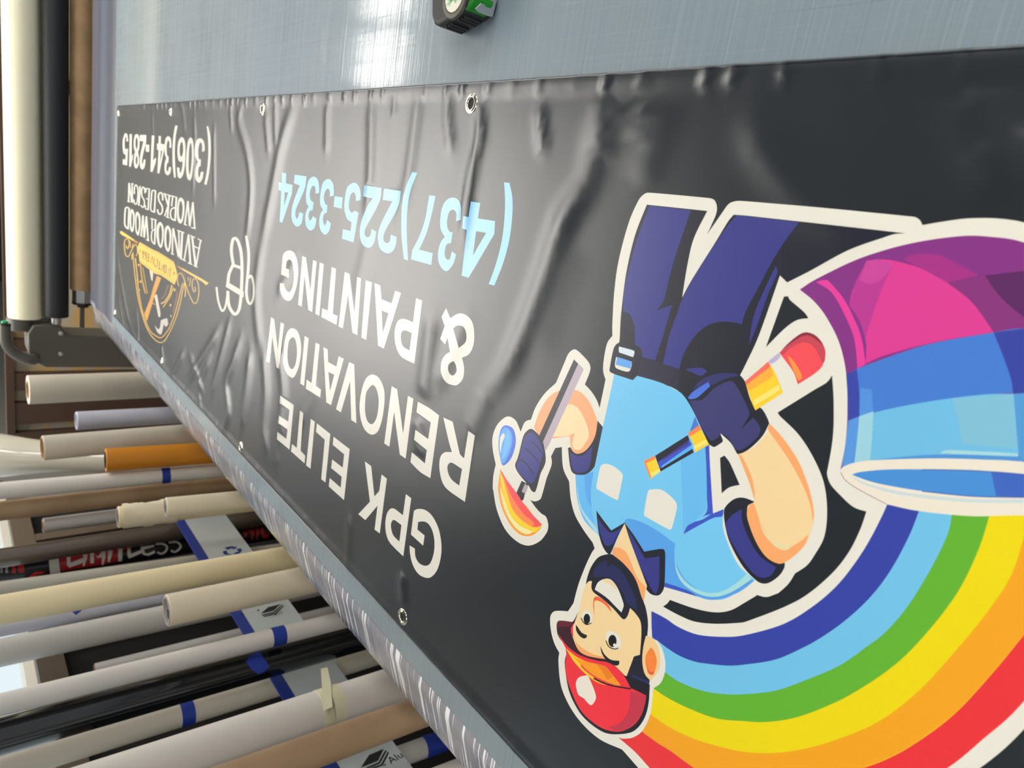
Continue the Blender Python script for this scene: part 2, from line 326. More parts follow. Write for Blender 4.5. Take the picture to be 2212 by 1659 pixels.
A((168, 218, 228), '@G8 1540,735! 1600,708 2160,735! 2165,760! 1800,745')
A((80, 150, 220), '@G8 985,790! 1500,745 2165,760! 2212,785! 2212,800! 1500,775')
A((238, 230, 214), '@G8 750,880 770,845 850,812 1000,790 1500,775 1900,785 2212,805 @P 2480,1040! 2480,1130! @G8 2212,1230 1800,1235 1380,1195 1117,1140! 900,1030 790,950')
A((205, 220, 222), '@G8 830,915! 1000,985 1300,1050 1800,1098 2212,1100! 2212,1130! 1700,1120 1200,1060 920,975')
A((72, 146, 220), '@G8 840,905! 900,885 1100,865 1380,862 1800,870 2212,900 @P 2400,1050! 2300,1085! @G8 2212,1085 1800,1075 1400,1035 1100,985 960,950')
A((62, 104, 196), '@G8 1950,878! 2212,900! @P 2400,1050! 2300,1085! @G8 2212,1085! 1990,1075!')
ST((58, 70, 170), 7, '@G8 1400,864 1800,872 2212,902'); ST((58, 70, 170), 7, '@G8 1400,1037 1800,1077 2212,1086')
ST((160, 130, 132), 6, '@G8 752,885 790,950 900,1025 1117,1140')
# head
cur[0] = 'painter_illustration'
A(W_, '@G4 1045,378! 1058,640! 1110,660 1160,760 1180,880 1165,980 1130,1050 1070,1092! 1040,1330 970,1480 890,1540 820,1555 765,1550 600,1480! 900,500!')
A(DK, '@G3 690,838! 630,842 560,870 500,950 465,1040 448,1112! @G4 450,200! 600,500 700,900 1005,1160! 1035,1030! 1010,800 1010,650 1020,500 1000,360 960,250 @G3 900,1060 800,930')
A((42, 46, 92), '@G3 510,1030! 540,960 640,890! 650,960! 690,930 780,1000 850,1120 900,1230 920,1360! 820,1290! 790,1200 700,1080 620,1050 540,1050')
A((42, 46, 100), '@G4 870,965! 1030,1030! 1015,1120! 950,1090 880,1020')
A(SK, '@G4 505,108! 480,108 450,135! 420,220 385,385 350,480 333,560 335,650 380,740 450,790 560,815 640,830 720,890 820,990! 890,800! 945,785! 958,600 950,480 900,400 855,355! 830,430 800,460 770,440 700,360 600,270 525,215 500,170')
A(SO, '@G4 335,600! 345,650 420,725 520,780 610,800! 640,832! 560,815 450,790 380,740')
A(W_, '@G4 530,185! 560,120 620,88 680,95 740,170 790,300 795,340 775,395! 720,340 640,260')
A(SK, '@G4 595,100! 650,90 710,130 735,190! 680,145')
A((246, 105, 66), '@G4 520,270! 540,248 590,265 660,330 685,395! 640,340 590,300 545,285 525,300 530,440! 515,330')
A(W_, '@G4 405,430! 425,388 480,382 510,440 495,500! 440,490')
ART.append((cur[0], (22, 22, 26), circle('G4', 458, 455, 30, 48)))
ST((22, 22, 26), 9, '@G4 405,445! 425,485 460,508 500,490!')
A(W_, '@G4 632,640! 640,580 690,568 750,610 774,680 760,735! 700,725')
ART.append((cur[0], (22, 22, 26), circle('G4', 693, 657, 38, 56)))
ST((22, 22, 26), 9, '@G4 632,655! 660,710 712,732 748,722!')
ART.append((cur[0], W_, circle('G4', 711, 694, 12, 14)))
A((30, 32, 38), '@G4 357,508! 375,530 410,580 460,605! 455,625 430,635 390,610 360,560')
A((60, 30, 42), '@G4 180,530 190,480 230,470 320,485 382,388! 345,490 318,560 335,640 380,740 450,790 560,815 640,830 700,880! 560,860 400,800 280,710 200,620')
A((105, 38, 52), '@G4 183,545! 190,480 230,470 320,482! 300,525 220,525')
A(RD, '@G4 340,490! 312,540 316,590 336,620! 330,550')
A((28, 30, 40), '@G4 278,755! 255,860 290,1100 370,1280 470,1400 615,1498 750,1515 885,1488 975,1390 1022,1250 1037,1060! 900,1000! 500,900!')
A(RD, '@G4 195,590! 262,722! 270,790 262,850 265,950 300,1080 380,1260 470,1370 600,1460 720,1490 800,1480 900,1420 970,1310 1003,1160! 860,1090! 800,980 720,895 640,852 560,840 400,790 280,705')
A((198, 54, 76), '@G4 860,1115! 1003,1162! 990,1240 940,1360 850,1450 750,1485 650,1450! 750,1420 830,1320 850,1220')
A((251, 205, 48), '@G4 262,722! 360,800 450,845! 400,880 480,960 620,1045 770,1070! 600,1055 480,990 350,860')
A((254, 158, 40), '@G4 285,745! 350,810 450,845 600,880 640,900 770,1065! 700,1055 620,1025 500,960 380,850')
A((240, 130, 36), '@G4 550,870! 600,880 640,900 700,980! 650,1020! 600,940')
ST((50, 26, 38), 14, '@G4 520,1000 600,1040 700,1070 862,1098')
A((238, 230, 216), '@G4 400,985 460,975 480,1000 530,1120 540,1190 500,1248 460,1220 430,1185 380,1150 357,1060 370,1010')
A((30, 32, 38), '@G4 582,705! 620,780 680,830 755,840! 755,870 730,885 690,870 640,840 595,770')
A((243, 208, 150), '@G4 1000,610! 1055,625! 1100,680 1130,780 1120,920 1045,1025! 990,960 967,850 975,720')
A((250, 138, 62), '@G4 1045,715! 1080,760 1100,850 1070,965 1040,965 1000,880 1000,790')
A((236, 88, 56), '@G4 1000,850! 1030,935 1075,940! 1060,970 1020,950')
# lettering
cur[0] = 'company_lettering'
A(W_, '@F4 1543,22! 1578,105! 1640,68 1700,75 1755,130 1773,230 1765,330 1730,400 1675,430! 1690,520 1680,600 1640,650 1600,656 1545,630 1510,550 1512,460 1545,405 1583,382! 1558,265! 1537,320! 1497,275! 1532,170! 1507,92!')
K('@F4 1605,190! 1640,165 1690,175 1712,230 1705,300 1652,350!'); K('@F4 1608,457! 1625,490 1628,545 1600,577 1575,560 1565,520 1575,480')
A(W_, '@F4 1297,-60! 1348,-42! 1283,480! 1180,425 1140,360 1122,280 1125,190 1150,125 1195,110 1230,120 1272,137!')
K('@F4 1262,228! 1243,370! 1190,335 1172,270 1180,215 1210,205')
A(W_, '@F4 L 958,-185 1005,-165 1015,-52 1097,-17 1127,-122 1175,-103 1032,355 985,330'); K('@F4 L 1015,40 1072,65 1024,225')
A(W_, '@F4 L 888,-207 937,-190 888,283 848,263')
A(W_, '@F3 L 712,945 752,960 792,1285 820,985 852,998 815,1465 775,1445 740,1130 696,1410 661,1392')
A(W_, '@F3 L 603,903 640,918 613,1288 653,1307 643,1380 517,1315 524,1243 571,1262')
A(W_, '@F3 L 503,866 537,880 500,1305 467,1290')
A(W_, '@F3 L 357,812 388,825 425,1100 447,846 477,858 440,1275 408,1258 376,970 353,1230 323,1215')
A(W_, '@F3 197,812! 215,780 260,767 300,800 320,880 322,980 305,1080 275,1160 245,1183 205,1160 185,1100 179,1035! 214,1040! 220,1080 245,1112 270,1085 287,1010 290,930 280,865 257,843 235,850 228,870! 225,912! 256,925! 250,992! 185,965!')
A(W_, '@F4 L 104,95 129,112 162,368 181,138 210,152 178,522 150,507 115,255 95,472 73,460')
A(W_, '@F4 275,186 320,215 345,300 347,390 330,500 300,575 275,596 235,560 210,480 207,400 215,290 240,210'); K('@F4 280,260 300,280 313,340 313,420 300,490 275,525 250,500 238,440 238,370 250,290')
A(W_, '@F4 L 378,250 411,270 374,663 342,642')
A(W_, '@F4 L 470,305 503,322 473,660 515,692 509,758 389,685 395,610 437,637')
A(W_, '@F4 L 535,343 570,362 574,465 642,503 661,417 703,439 597,821 558,797'); K('@F4 L 576,546 624,570 589,706')
A(W_, '@F4 L 747,465 789,485 805,970 763,942 755,620 678,880 638,853')
A(W_, '@F4 932,568 990,595 1030,680 1037,780 1020,920 985,1030 935,1064 880,1030 845,950 832,840 845,720 880,610'); K('@F4 935,655 965,675 985,740 988,820 975,910 950,965 925,977 895,950 878,880 878,790 890,710')
A(W_, '@F4 L 1096,664 1141,690 1189,1055 1230,743 1275,768 1210,1260 1162,1228 1116,875 1076,1163 1034,1135')
A(W_, '@F4 1313,792! 1400,840 1485,905! 1413,1422! 1330,1370 1250,1290! 1262,1208! 1370,1300! 1387,1190! 1284,1105! 1297,1022! 1397,1100! 1417,962! 1302,878!')
A(W_, '@F4 1520,922! 1597,957! 1650,1200 1660,1230 1690,1258! 1727,1032! 1782,1070! 1697,1617! 1560,1520 1510,1450 1488,1340 1495,1250 1530,1210 1590,1207! 1565,1120')
K('@F4 1673,1347! 1650,1483! 1590,1435 1560,1380 1555,1320 1580,1293 1610,1305')
A(W_, '@F4 L 187,740 289,818 255,1187 160,1100 166,1040 230,1098 240,1020 175,968 182,905 245,955 254,860 182,803')
A(W_, '@F4 L 343,864 375,886 346,1195 384,1237 378,1300 267,1200 275,1140 314,1172')
A(W_, '@F4 L 431,933 463,957 427,1343 391,1317')
A(W_, '@F4 L 480,970 591,1058 550,1457 515,1430 545,1105 473,1040')
A(W_, '@F4 L 617,1080 750,1183 702,1602 577,1490 585,1420 675,1500 683,1410 597,1338 606,1268 692,1335 704,1225 611,1147')
A(W_, '@F5 L 874,368 926,407 952,657 992,612 1012,476 1055,510 996,962 953,930 978,733 877,852 819,803 915,700')
A(W_, '@F5 1212,637! 1256,672! 1190,1150! 1085,1045 1050,970 1042,880 1055,800 1085,758 1120,760 1187,812!'); K('@F5 1175,893! 1158,1028! 1110,980 1090,920 1092,870 1115,850')
A(W_, '@F5 1278,775! 1310,760 1370,768 1430,820 1480,920 1503,1040 1500,1150 1470,1260 1420,1320 1370,1325 1310,1290 1265,1210 1245,1120 1243,1060! 1286,1087! 1290,1150 1320,1205 1370,1228 1410,1210 1440,1130 1447,1030 1430,940 1395,880 1350,862 1313,868! 1307,930! 1366,978! 1354,1062! 1253,970!')
cur[0] = 'blue_phone_number'
for s in ('@F3 2017,205! 2062,210! 2085,330 2085,480 2060,680 2010,870 1937,1057! 1892,1043! 1950,880 2000,680 2022,480 2025,330',
          '@F3 L 1752,365 1822,375 1803,503 1943,525 1937,632 1727,992 1670,975 1717,600 1683,585 1697,485 1732,493',
          '@F3 1670,517! 1625,525! 1628,460 1600,430 1570,450 1552,520 1555,580 1575,615 1597,618! 1582,707! 1550,715 1532,770 1535,820 1555,845 1575,835 1590,775! 1625,800! 1600,880 1550,937 1505,910 1480,850 1480,770 1500,700 1533,655! 1503,600 1495,530 1510,420 1550,350 1605,332 1650,360 1672,430',
          '@F3 1407,313! 1456,320! 1430,450 1385,620 1323,760! 1434,790! 1422,887! 1258,840! 1268,765! 1330,640 1375,500',
          '@F3 1273,125! 1310,128! 1260,270 1230,430 1222,600 1232,850! 1199,838! 1180,640 1188,430 1220,270',
          '@F3 1037,258! 1181,280! 1170,365 1140,440 1060,580 1035,640 1035,690 1060,708 1085,690 1092,637! 1140,657! 1130,730 1100,780 1060,790 1010,760 990,700 990,620 1020,530 1107,363! 1028,350!',
          '@F3 877,233! 1016,253! 1010,330 980,410 905,550 882,600 880,640 905,662 928,640 937,592! 973,612! 960,690 930,740 900,743 860,715 840,650 842,570 870,480 945,340! 868,322!',
          '@F3 842,355! 806,360! 803,310 785,287 760,310 748,380 750,430 770,460! 797,440! 827,458! 785,702! 690,670! 698,592! 762,607! 770,535! 735,510 712,440 712,360 735,250 790,210 830,240 845,300',
          '@F3 L 628,320 695,332 687,424 620,407',
          '@F3 620,318! 587,322! 588,280 570,255 545,290 538,340 550,385 568,397! 560,458! 540,465 530,510 540,558 555,550 565,515! 597,545! 580,610 545,637 510,600 498,540 505,480 530,430! 507,390 507,310 530,210 575,178 610,210 620,260',
          '@F3 495,295! 467,298! 465,250 447,232 425,265 418,315 428,355 450,370! 443,435! 420,440 408,480 415,518 430,515 445,485! 475,505! 460,575 425,603 390,570 380,510 388,450 408,405! 390,370 388,290 410,190 450,158 485,185 497,250',
          '@F3 293,143! 390,157! 380,240 355,310 310,410 298,460 305,500 318,503 333,450! 363,465! 350,540 315,572 280,540 267,480 275,400 300,320 335,233! 288,212!',
          '@F3 L 192,128 225,131 222,214 275,228 270,300 193,538 172,532 185,277 165,270 168,205 190,210'): A(SKY, s)
K('@F3 L 1788,607 1870,622 1762,810'); K('@F3 L 213,285 240,292 207,405')
cur[0] = 'white_phone_number'
for s in ('@F1 1097,280! 1117,280! 1140,400 1143,600 1125,800 1095,947! 1068,940! 1100,780 1115,600 1112,420',
          '@F1 1075,560! 1043,572! 1045,500 1027,462 1005,520 1003,600 1010,650 1033,655! 1028,735! 1010,740 1000,800 1005,855 1015,860 1030,800! 1060,795! 1050,870 1015,922 980,900 967,840 975,740 995,685! 970,620 972,500 990,430 1025,415 1060,440 1075,500',
          '@F1 912,405 940,440 958,550 955,700 935,840 905,897 875,870 860,780 862,620 880,450',
          '@F1 810,400 840,430 853,520 850,680 830,820 795,872 765,850 755,745! 783,750! 790,800 800,805 815,740 820,675! 800,685 775,670 760,590 765,480 785,420',
          '@F1 733,270! 763,272! 740,400 732,550 735,700 743,863! 722,863! 705,700 705,500 715,380',
          '@F1 693,525! 668,522! 668,460 655,440 640,490 640,580 650,620 662,620! 658,692! 645,700 635,760 645,795 655,785 665,740! 690,745! 680,810 650,838 620,810 613,740 620,680 633,640! 618,600 612,520 625,420 655,390 685,420',
          '@F1 L 547,388 573,390 573,475 613,485 608,560 555,817 533,812 545,550 528,545 528,475 545,475',
          '@F1 L 470,383 500,386 488,665 518,635 515,690 478,800 454,795',
          '@F1 L 402,487 443,490 440,572 402,567',
          '@F1 337,378! 408,378! 405,470 380,560 363,640 360,700 368,705 380,655! 400,660! 390,740 365,772 340,750 333,700 340,600 375,450! 333,448!',
          '@F1 298,367 325,390 332,460 325,540 312,570! 325,640 322,710 298,760 270,740 263,670 272,590 280,568! 265,530 263,450 275,385',
          '@F1 L 217,367 243,370 238,620 255,590 253,640 228,742 210,735',
          '@F1 200,450! 180,455! 178,410 168,400 160,450 162,520 172,545! 185,530! 198,540! 188,725! 138,712! 140,650! 168,660! 172,605! 150,590 138,520 140,430 165,357 192,375'): A(W_, s)
for s in ('@F1 915,470 925,540 925,650 912,780 900,830 890,760 892,620 900,510', '@F1 808,455 822,490 825,560 815,610 800,625 787,580 788,510',
          '@F1 L 572,555 588,560 565,690', '@F1 300,405 310,450 305,530 295,535 285,500 287,430', '@F1 298,610 308,650 300,715 288,700 285,650'): K(s)
cur[0] = 'wood_works_lettering'
def O_(o, h): A(W_, '@H1 '+o); K('@H1 '+h)
def T_(w, *ss):
    for s in ss: ST(W_, w, '@H1 '+s)
T_(30, '1150,830! 1205,430!', '1205,430! 1235,860!', '1235,860! 1290,450!', '1290,450! 1320,895!'); T_(20, '1135,825! 1190,842!', '1258,880! 1337,902!')
O_('1085,370 1140,430 1145,600 1120,760 1085,815 1040,790 1018,690 1020,540 1045,400', '1085,430 1110,500 1110,620 1090,740 1070,740 1050,650 1052,530 1065,450')
T_(32, '1008,370! 985,770!'); T_(18, '925,340! 1025,372!'); T_(26, '945,345! 925,520!', '990,545! 930,560 905,640 925,730 990,762!')
T_(30, '885,330! 855,705!', '865,500! 805,310!'); T_(18, '840,318! 925,345!', '830,700! 890,720!', '785,300! 835,315!'); T_(24, '860,520! 805,690!')
T_(28, '772,420! 768,320 735,285 700,330 712,430 762,520 765,610 735,655 700,640 682,570!')
T_(28, '650,255! 630,620!'); T_(24, '655,262! 595,252 578,400 568,560 590,605 645,620!')
T_(26, '545,220! 525,580!'); T_(18, '550,225! 488,213!', '490,213! 488,275!', '535,400! 490,388!', '530,578! 475,562!', '478,562! 478,500!')
T_(24, '470,300! 465,220 435,192 412,250 420,350 457,420 457,510 430,540 398,500!')
T_(30, '385,175! 362,510!'); T_(22, '285,310! 285,200 312,152 345,220 340,400 320,480 285,470 275,400!')
T_(24, '245,135! 250,460!', '195,120! 240,450!', '195,120! 185,440!'); T_(16, '165,435! 215,445!', '230,128! 275,140!')
T_(24, '190,548! 140,542 124,700 128,850 185,908!'); T_(26, '195,550! 178,910!')
O_('245,565 285,640 285,800 265,940 240,960 210,900 205,740 215,600', '245,620 260,700 258,820 243,900 230,840 230,700')
O_('335,608 385,680 390,850 365,1000 340,1018 305,950 297,780 305,650', '338,665 360,750 360,880 340,960 322,880 322,740')
T_(28, '402,1020! 435,675!', '435,675! 457,1055!', '457,1055! 495,690!', '495,690! 525,1095!'); T_(18, '385,1015! 428,1032!', '488,1088! 545,1110!')
T_(28, '650,750! 635,1172!'); T_(24, '592,735! 592,910!'); T_(18, '563,728! 672,757!'); T_(22, '645,920! 600,930 580,1020 592,1120 640,1168!')
O_('730,785 785,870 790,1050 765,1200 735,1230 690,1160 665,1000 675,850', '733,840 758,930 758,1060 735,1180 712,1080 708,930')
O_('860,845 915,930 922,1100 895,1270 862,1300 815,1220 800,1070 810,910', '862,900 888,990 888,1120 865,1245 840,1150 838,1000')
T_(26, '950,895! 940,1330!', '1050,930! 1060,1380!'); T_(34, '952,895! 1050,1385!'); T_(18, '915,1325! 970,1345!', '1022,928! 1085,955!')
T_(36, '1110,960! 1085,1415!'); T_(18, '1075,945! 1145,975!', '1060,1400! 1120,1428!')
T_(26, '1140,1440! 1215,1000!'); T_(34, '1215,1000! 1245,1495!'); T_(18, '1115,1428! 1170,1455!', '1203,1482! 1280,1516!')
T_(36, '1275,1030! 1335,1550!'); T_(26, '1420,1100! 1340,1540!'); T_(20, '1290,1190! 1405,1250!'); T_(18, '1245,1018! 1330,1055!', '1368,1073! 1440,1110!', '1298,1525! 1365,1562!')
cur[0] = 'wood_works_emblem'
def G_(w, *ss, col=GOLD):
    for s in ss: ST(col, w, '@H2 '+s)
G_(12, '210,350 220,520 260,850 310,1100 400,1380 500,1540 590,1595 660,1560 760,1380 850,1130 925,760', '240,430 262,620 292,900 350,1180 450,1430 560,1520 620,1520 720,1390 810,1150 900,780', '245,430 262,600 285,780')
G_(20, '315,500 335,700 375,880 390,920', col=(200, 150, 50)); G_(12, '350,560 400,850 420,920', col=(200, 150, 50))
G_(18, '755,800 720,930 650,1035 600,1060'); G_(7, '705,800 650,950 600,990', '830,900 805,1050 770,1180', col=(205, 130, 50)); G_(13, '775,830 730,960 630,1110'); G_(10, '480,1050 500,1062 520,1070')
for x, y, q in ((288, 525, 13), (317, 755, 13), (302, 870, 8), (793, 870, 14), (735, 1080, 13), (742, 1230, 10)): ART.append((cur[0], GOLD, circle('H2', x, y, q, q*1.5, 10)))
G_(12, '850,820 830,740 840,660 880,640 920,720 960,850 1010,980 1060,1060 1100,1020 1120,900 1110,780 1070,710 1035,740 1030,830 1055,900 1075,860 1060,830', '250,410 272,350 265,270 235,245 190,320 150,410 110,390 95,280 100,190 130,160 155,200 150,280 130,300 120,260')
G_(14, '930,780 940,900 930,965', '200,370 192,450'); G_(10, '980,690 975,745', '1012,700 990,820', '170,190 175,290', '210,230 200,290'); G_(8, '860,590 920,650 940,740', '200,240 230,215 275,240', col=(150, 90, 55))
A((250, 206, 84), '@H2 L 825,530 1150,710 1255,775 1220,805 1170,760 840,560'); A((250, 206, 84), '@H2 L 30,65 60,60 285,215 275,228 50,105')
A((222, 120, 40), '@H2 L 825,530 900,572 905,590 840,560'); A((222, 140, 40), '@H2 L 220,172 285,215 275,228 215,195')
A((252, 206, 82), '@H2 305,210! 500,320 560,345 780,480! 800,540 825,640 820,720 790,798! 600,670 510,640 300,480! 290,380 270,310 290,240')
G_(4, '310,235 500,340 570,365 785,500', '300,460 510,615 600,650 785,770', col=(150, 110, 30))
A((226, 158, 60), '@H2 L 545,675 605,705 520,930 430,1230 405,1305 370,1200 450,1000 490,850')
A((222, 208, 192), '@H2 L 440,595 495,625 485,750 468,735'); A((222, 210, 198), '@H2 L 510,950 545,925 595,1190 590,1245 565,1240')
A((215, 206, 198), '@H2 600,1290! 640,1270 690,1260! 706,1340! 670,1380 640,1340! 630,1400 610,1470 590,1485 550,1450 510,1350! 560,1410 585,1390')
DKG = (46, 40, 24)
G_(9, '735,560! 728,690! 708,575! 697,665!', '640,520! 638,620! 615,515! 610,608!', '582,470! 577,585!', '563,575! 597,592!', '545,440 555,500 540,555 520,545 515,520', '505,420! 500,518!', '482,405! 476,510! 458,410! 450,495!', '432,370! 426,480!', '432,372! 412,366!', '426,478! 405,468!', '428,425! 410,420!', '398,350! 394,458!', '396,350! 378,350 380,390 396,400!', '362,325! 355,380!', '355,380! 350,440!', '340,340! 355,380!', '660,525 675,545 672,620 655,640 645,600 650,545 660,525', col=DKG)
ART.append((cur[0], DKG, circle('H2', 785, 640, 7, 22, 10))); ART.append((cur[0], DKG, circle('H2', 307, 333, 6, 16, 10)))
cur[0] = 'script_symbol'
def E_(w, *ss):
    for s in ss: ST(W_, w, '@F2 '+s)
E_(24, '1203,738! 1225,900 1270,1010 1310,950 1335,780!'); E_(36, '1335,785! 1350,950 1415,1045 1465,1000 1490,850 1502,560 1490,340 1445,200 1400,190 1377,320 1400,480!', '1400,480 1350,590 1338,700')
E_(34, '1395,490! 1490,520!'); A(W_, '@F2 L 1320,672 1523,790 1520,858 1312,735'); E_(30, '1553,155! 1578,330 1575,520 1553,780 1570,900 1600,930 1640,860 1645,740 1625,640 1600,610 1575,640')
# ------------------------------------------------------------------ room shell, its lamps and added light panels
FLOOR = 0.0; CEIL = CAM[2]+1.45
m_floor = add_noise_color(mat('concrete_floor', (120, 116, 110), 0.5), (104, 100, 95), (130, 126, 120), 3)
bm = bmesh.new(); add_box(bm, (-2.3, -4.0, -0.1), (6.5, 12.5, 0.0)); struct(obj('floor', bm, m_floor, smooth=False))
m_ceil = mat('ceiling_paint', (128, 130, 130), 0.8)
bm = bmesh.new(); add_box(bm, (-2.3, -4.0, CEIL+0.02), (6.5, 12.5, CEIL+0.12)); struct(obj('ceiling', bm, m_ceil, smooth=False))
m_wall = mat('wall_paint', (118, 116, 110), 0.8)
m_pane = bpy.data.materials.new('daylight_pane'); m_pane.use_nodes = True
nt = m_pane.node_tree; nt.nodes.remove(nt.nodes['Principled BSDF']); em = nt.nodes.new('ShaderNodeEmission')
em.inputs[0].default_value = (0.84, 0.96, 1.0, 1); em.inputs[1].default_value = WINDOW_STRENGTH
nt.links.new(em.outputs[0], nt.nodes['Material Output'].inputs[0])
m_trim = mat('window_trim', (206, 202, 188), 0.5)
# wall on the left, its lower part, piers and head leave three window openings
SILL, HEAD = CAM[2]-0.26, 2.25
bm = bmesh.new(); X0, X1 = -2.3, -2.15
add_box(bm, (X0, -4.0, 0), (X1, 12.5, SILL)); add_box(bm, (X0, -4.0, HEAD), (X1, 12.5, CEIL+0.02))
wins = [(-2.6, -0.1), (0.0, 2.3), (2.4, 5.0), (5.1, 7.4), (7.5, 9.8)]
ys = [-4.0]+[v for w in wins for v in w]+[12.5]
for a, c in zip(ys[::2], ys[1::2]): add_box(bm, (X0, a, SILL), (X1, c, HEAD))
struct(obj('wall_left', bm, m_wall, smooth=False))
for i, (a, c) in enumerate(wins):
    bm = bmesh.new()
    for lo, hi in (((a, SILL), (a+0.05, HEAD)), ((c-0.05, SILL), (c, HEAD)), ((a, SILL), (c, SILL+0.05)), ((a, HEAD-0.05), (c, HEAD))):
        add_box(bm, (X0+0.04, lo[0], lo[1]), (X1+0.015, hi[0], hi[1]))
    f = struct(obj('window_%d' % (i+1), bm, m_trim, smooth=False))
    bm = bmesh.new(); add_box(bm, (X0+0.02, a+0.05, SILL+0.05), (X0+0.035, c-0.05, HEAD-0.05)); obj('pane', bm, m_pane, f, smooth=False)
bm = bmesh.new(); add_box(bm, (-2.3, 12.5, 0), (6.5, 12.6, CEIL+0.02)); struct(obj('wall_far', bm, mat('far_wall_paint', (62, 62, 62), 0.8), smooth=False))
m_lamp = bpy.data.materials.new('lamp_diffuser'); m_lamp.use_nodes = True
nt = m_lamp.node_tree; nt.nodes.remove(nt.nodes['Principled BSDF']); em = nt.nodes.new('ShaderNodeEmission')
em.inputs[0].default_value = (1.0, 0.965, 0.90, 1); em.inputs[1].default_value = LAMP_STRENGTH
nt.links.new(em.outputs[0], nt.nodes['Material Output'].inputs[0])
m_lampf = mat('lamp_frame', (235, 235, 232), 0.4)
def glow(name, col, strength):
    m = bpy.data.materials.new(name); m.use_nodes = True; nt = m.node_tree; nt.nodes.remove(nt.nodes['Principled BSDF'])
    e = nt.nodes.new('ShaderNodeEmission'); e.inputs[0].default_value = (*col, 1); e.inputs[1].default_value = strength
    nt.links.new(e.outputs[0], nt.nodes['Material Output'].inputs[0]); return m
m_sheen_panel = glow('added_sheen_panel', (1.0, 0.96, 0.90), SHEEN_PANEL_STRENGTH)  # glow of an unseen panel, put in to throw a broad sheen
def ceiling_panel(x, y, w, l, label, m=None):
    t = thing('ceiling_light', label, 'ceiling light', 'ceiling light panels'); t.location = (x, y, CEIL)
    bm = bmesh.new(); add_box(bm, (-w/2, -l/2, -0.015), (w/2, l/2, -0.005)); obj('diffuser', bm, m or m_lamp, t, smooth=False)
    bm = bmesh.new()
    for a, c in (((-w/2-.03, -l/2-.03), (-w/2, l/2+.03)), ((w/2, -l/2-.03), (w/2+.03, l/2+.03)), ((-w/2, -l/2-.03), (w/2, -l/2)), ((-w/2, l/2), (w/2, l/2+.03))):
        add_box(bm, (a[0], a[1], -0.02), (c[0], c[1], 0.02))
    obj('frame', bm, m_lampf, t, smooth=False)
for x, y, w, l, s, mm in ((1.33, 4.45, 0.5, 0.6, 'mirrored in the cutting mat beside the tape measure', None), (0.84, 4.45, 0.34, 0.6, 'mirrored in the mat along the banner', None), (0.72, 10.2, 0.35, 0.8, 'farthest from the camera', None),
                   (-0.42, 3.95, 1.9, 2.8, 'added for the banner sheen, widest of all, over the far half of the table', m_sheen_panel), (1.2, -0.9, 0.64, 0.64, 'added as near fill light, behind the camera to the right', None), (-0.8, -1.0, 0.64, 0.64, 'added as near fill light, behind the camera to the left', None), (2.3, 0.3, 0.6, 1.2, 'added to brighten the standing rolls, right of the table, near', None), (2.5, 2.9, 0.6, 1.2, 'added to brighten the standing rolls, right of the table, far', None), (4.6, 1.6, 0.6, 1.2, 'added to brighten the standing rolls, farthest right', None)):  # this row: unseen panels added for banner sheen and fill light
    ceiling_panel(x, y, w, l, 'white framed ceiling light panel '+s, mm)

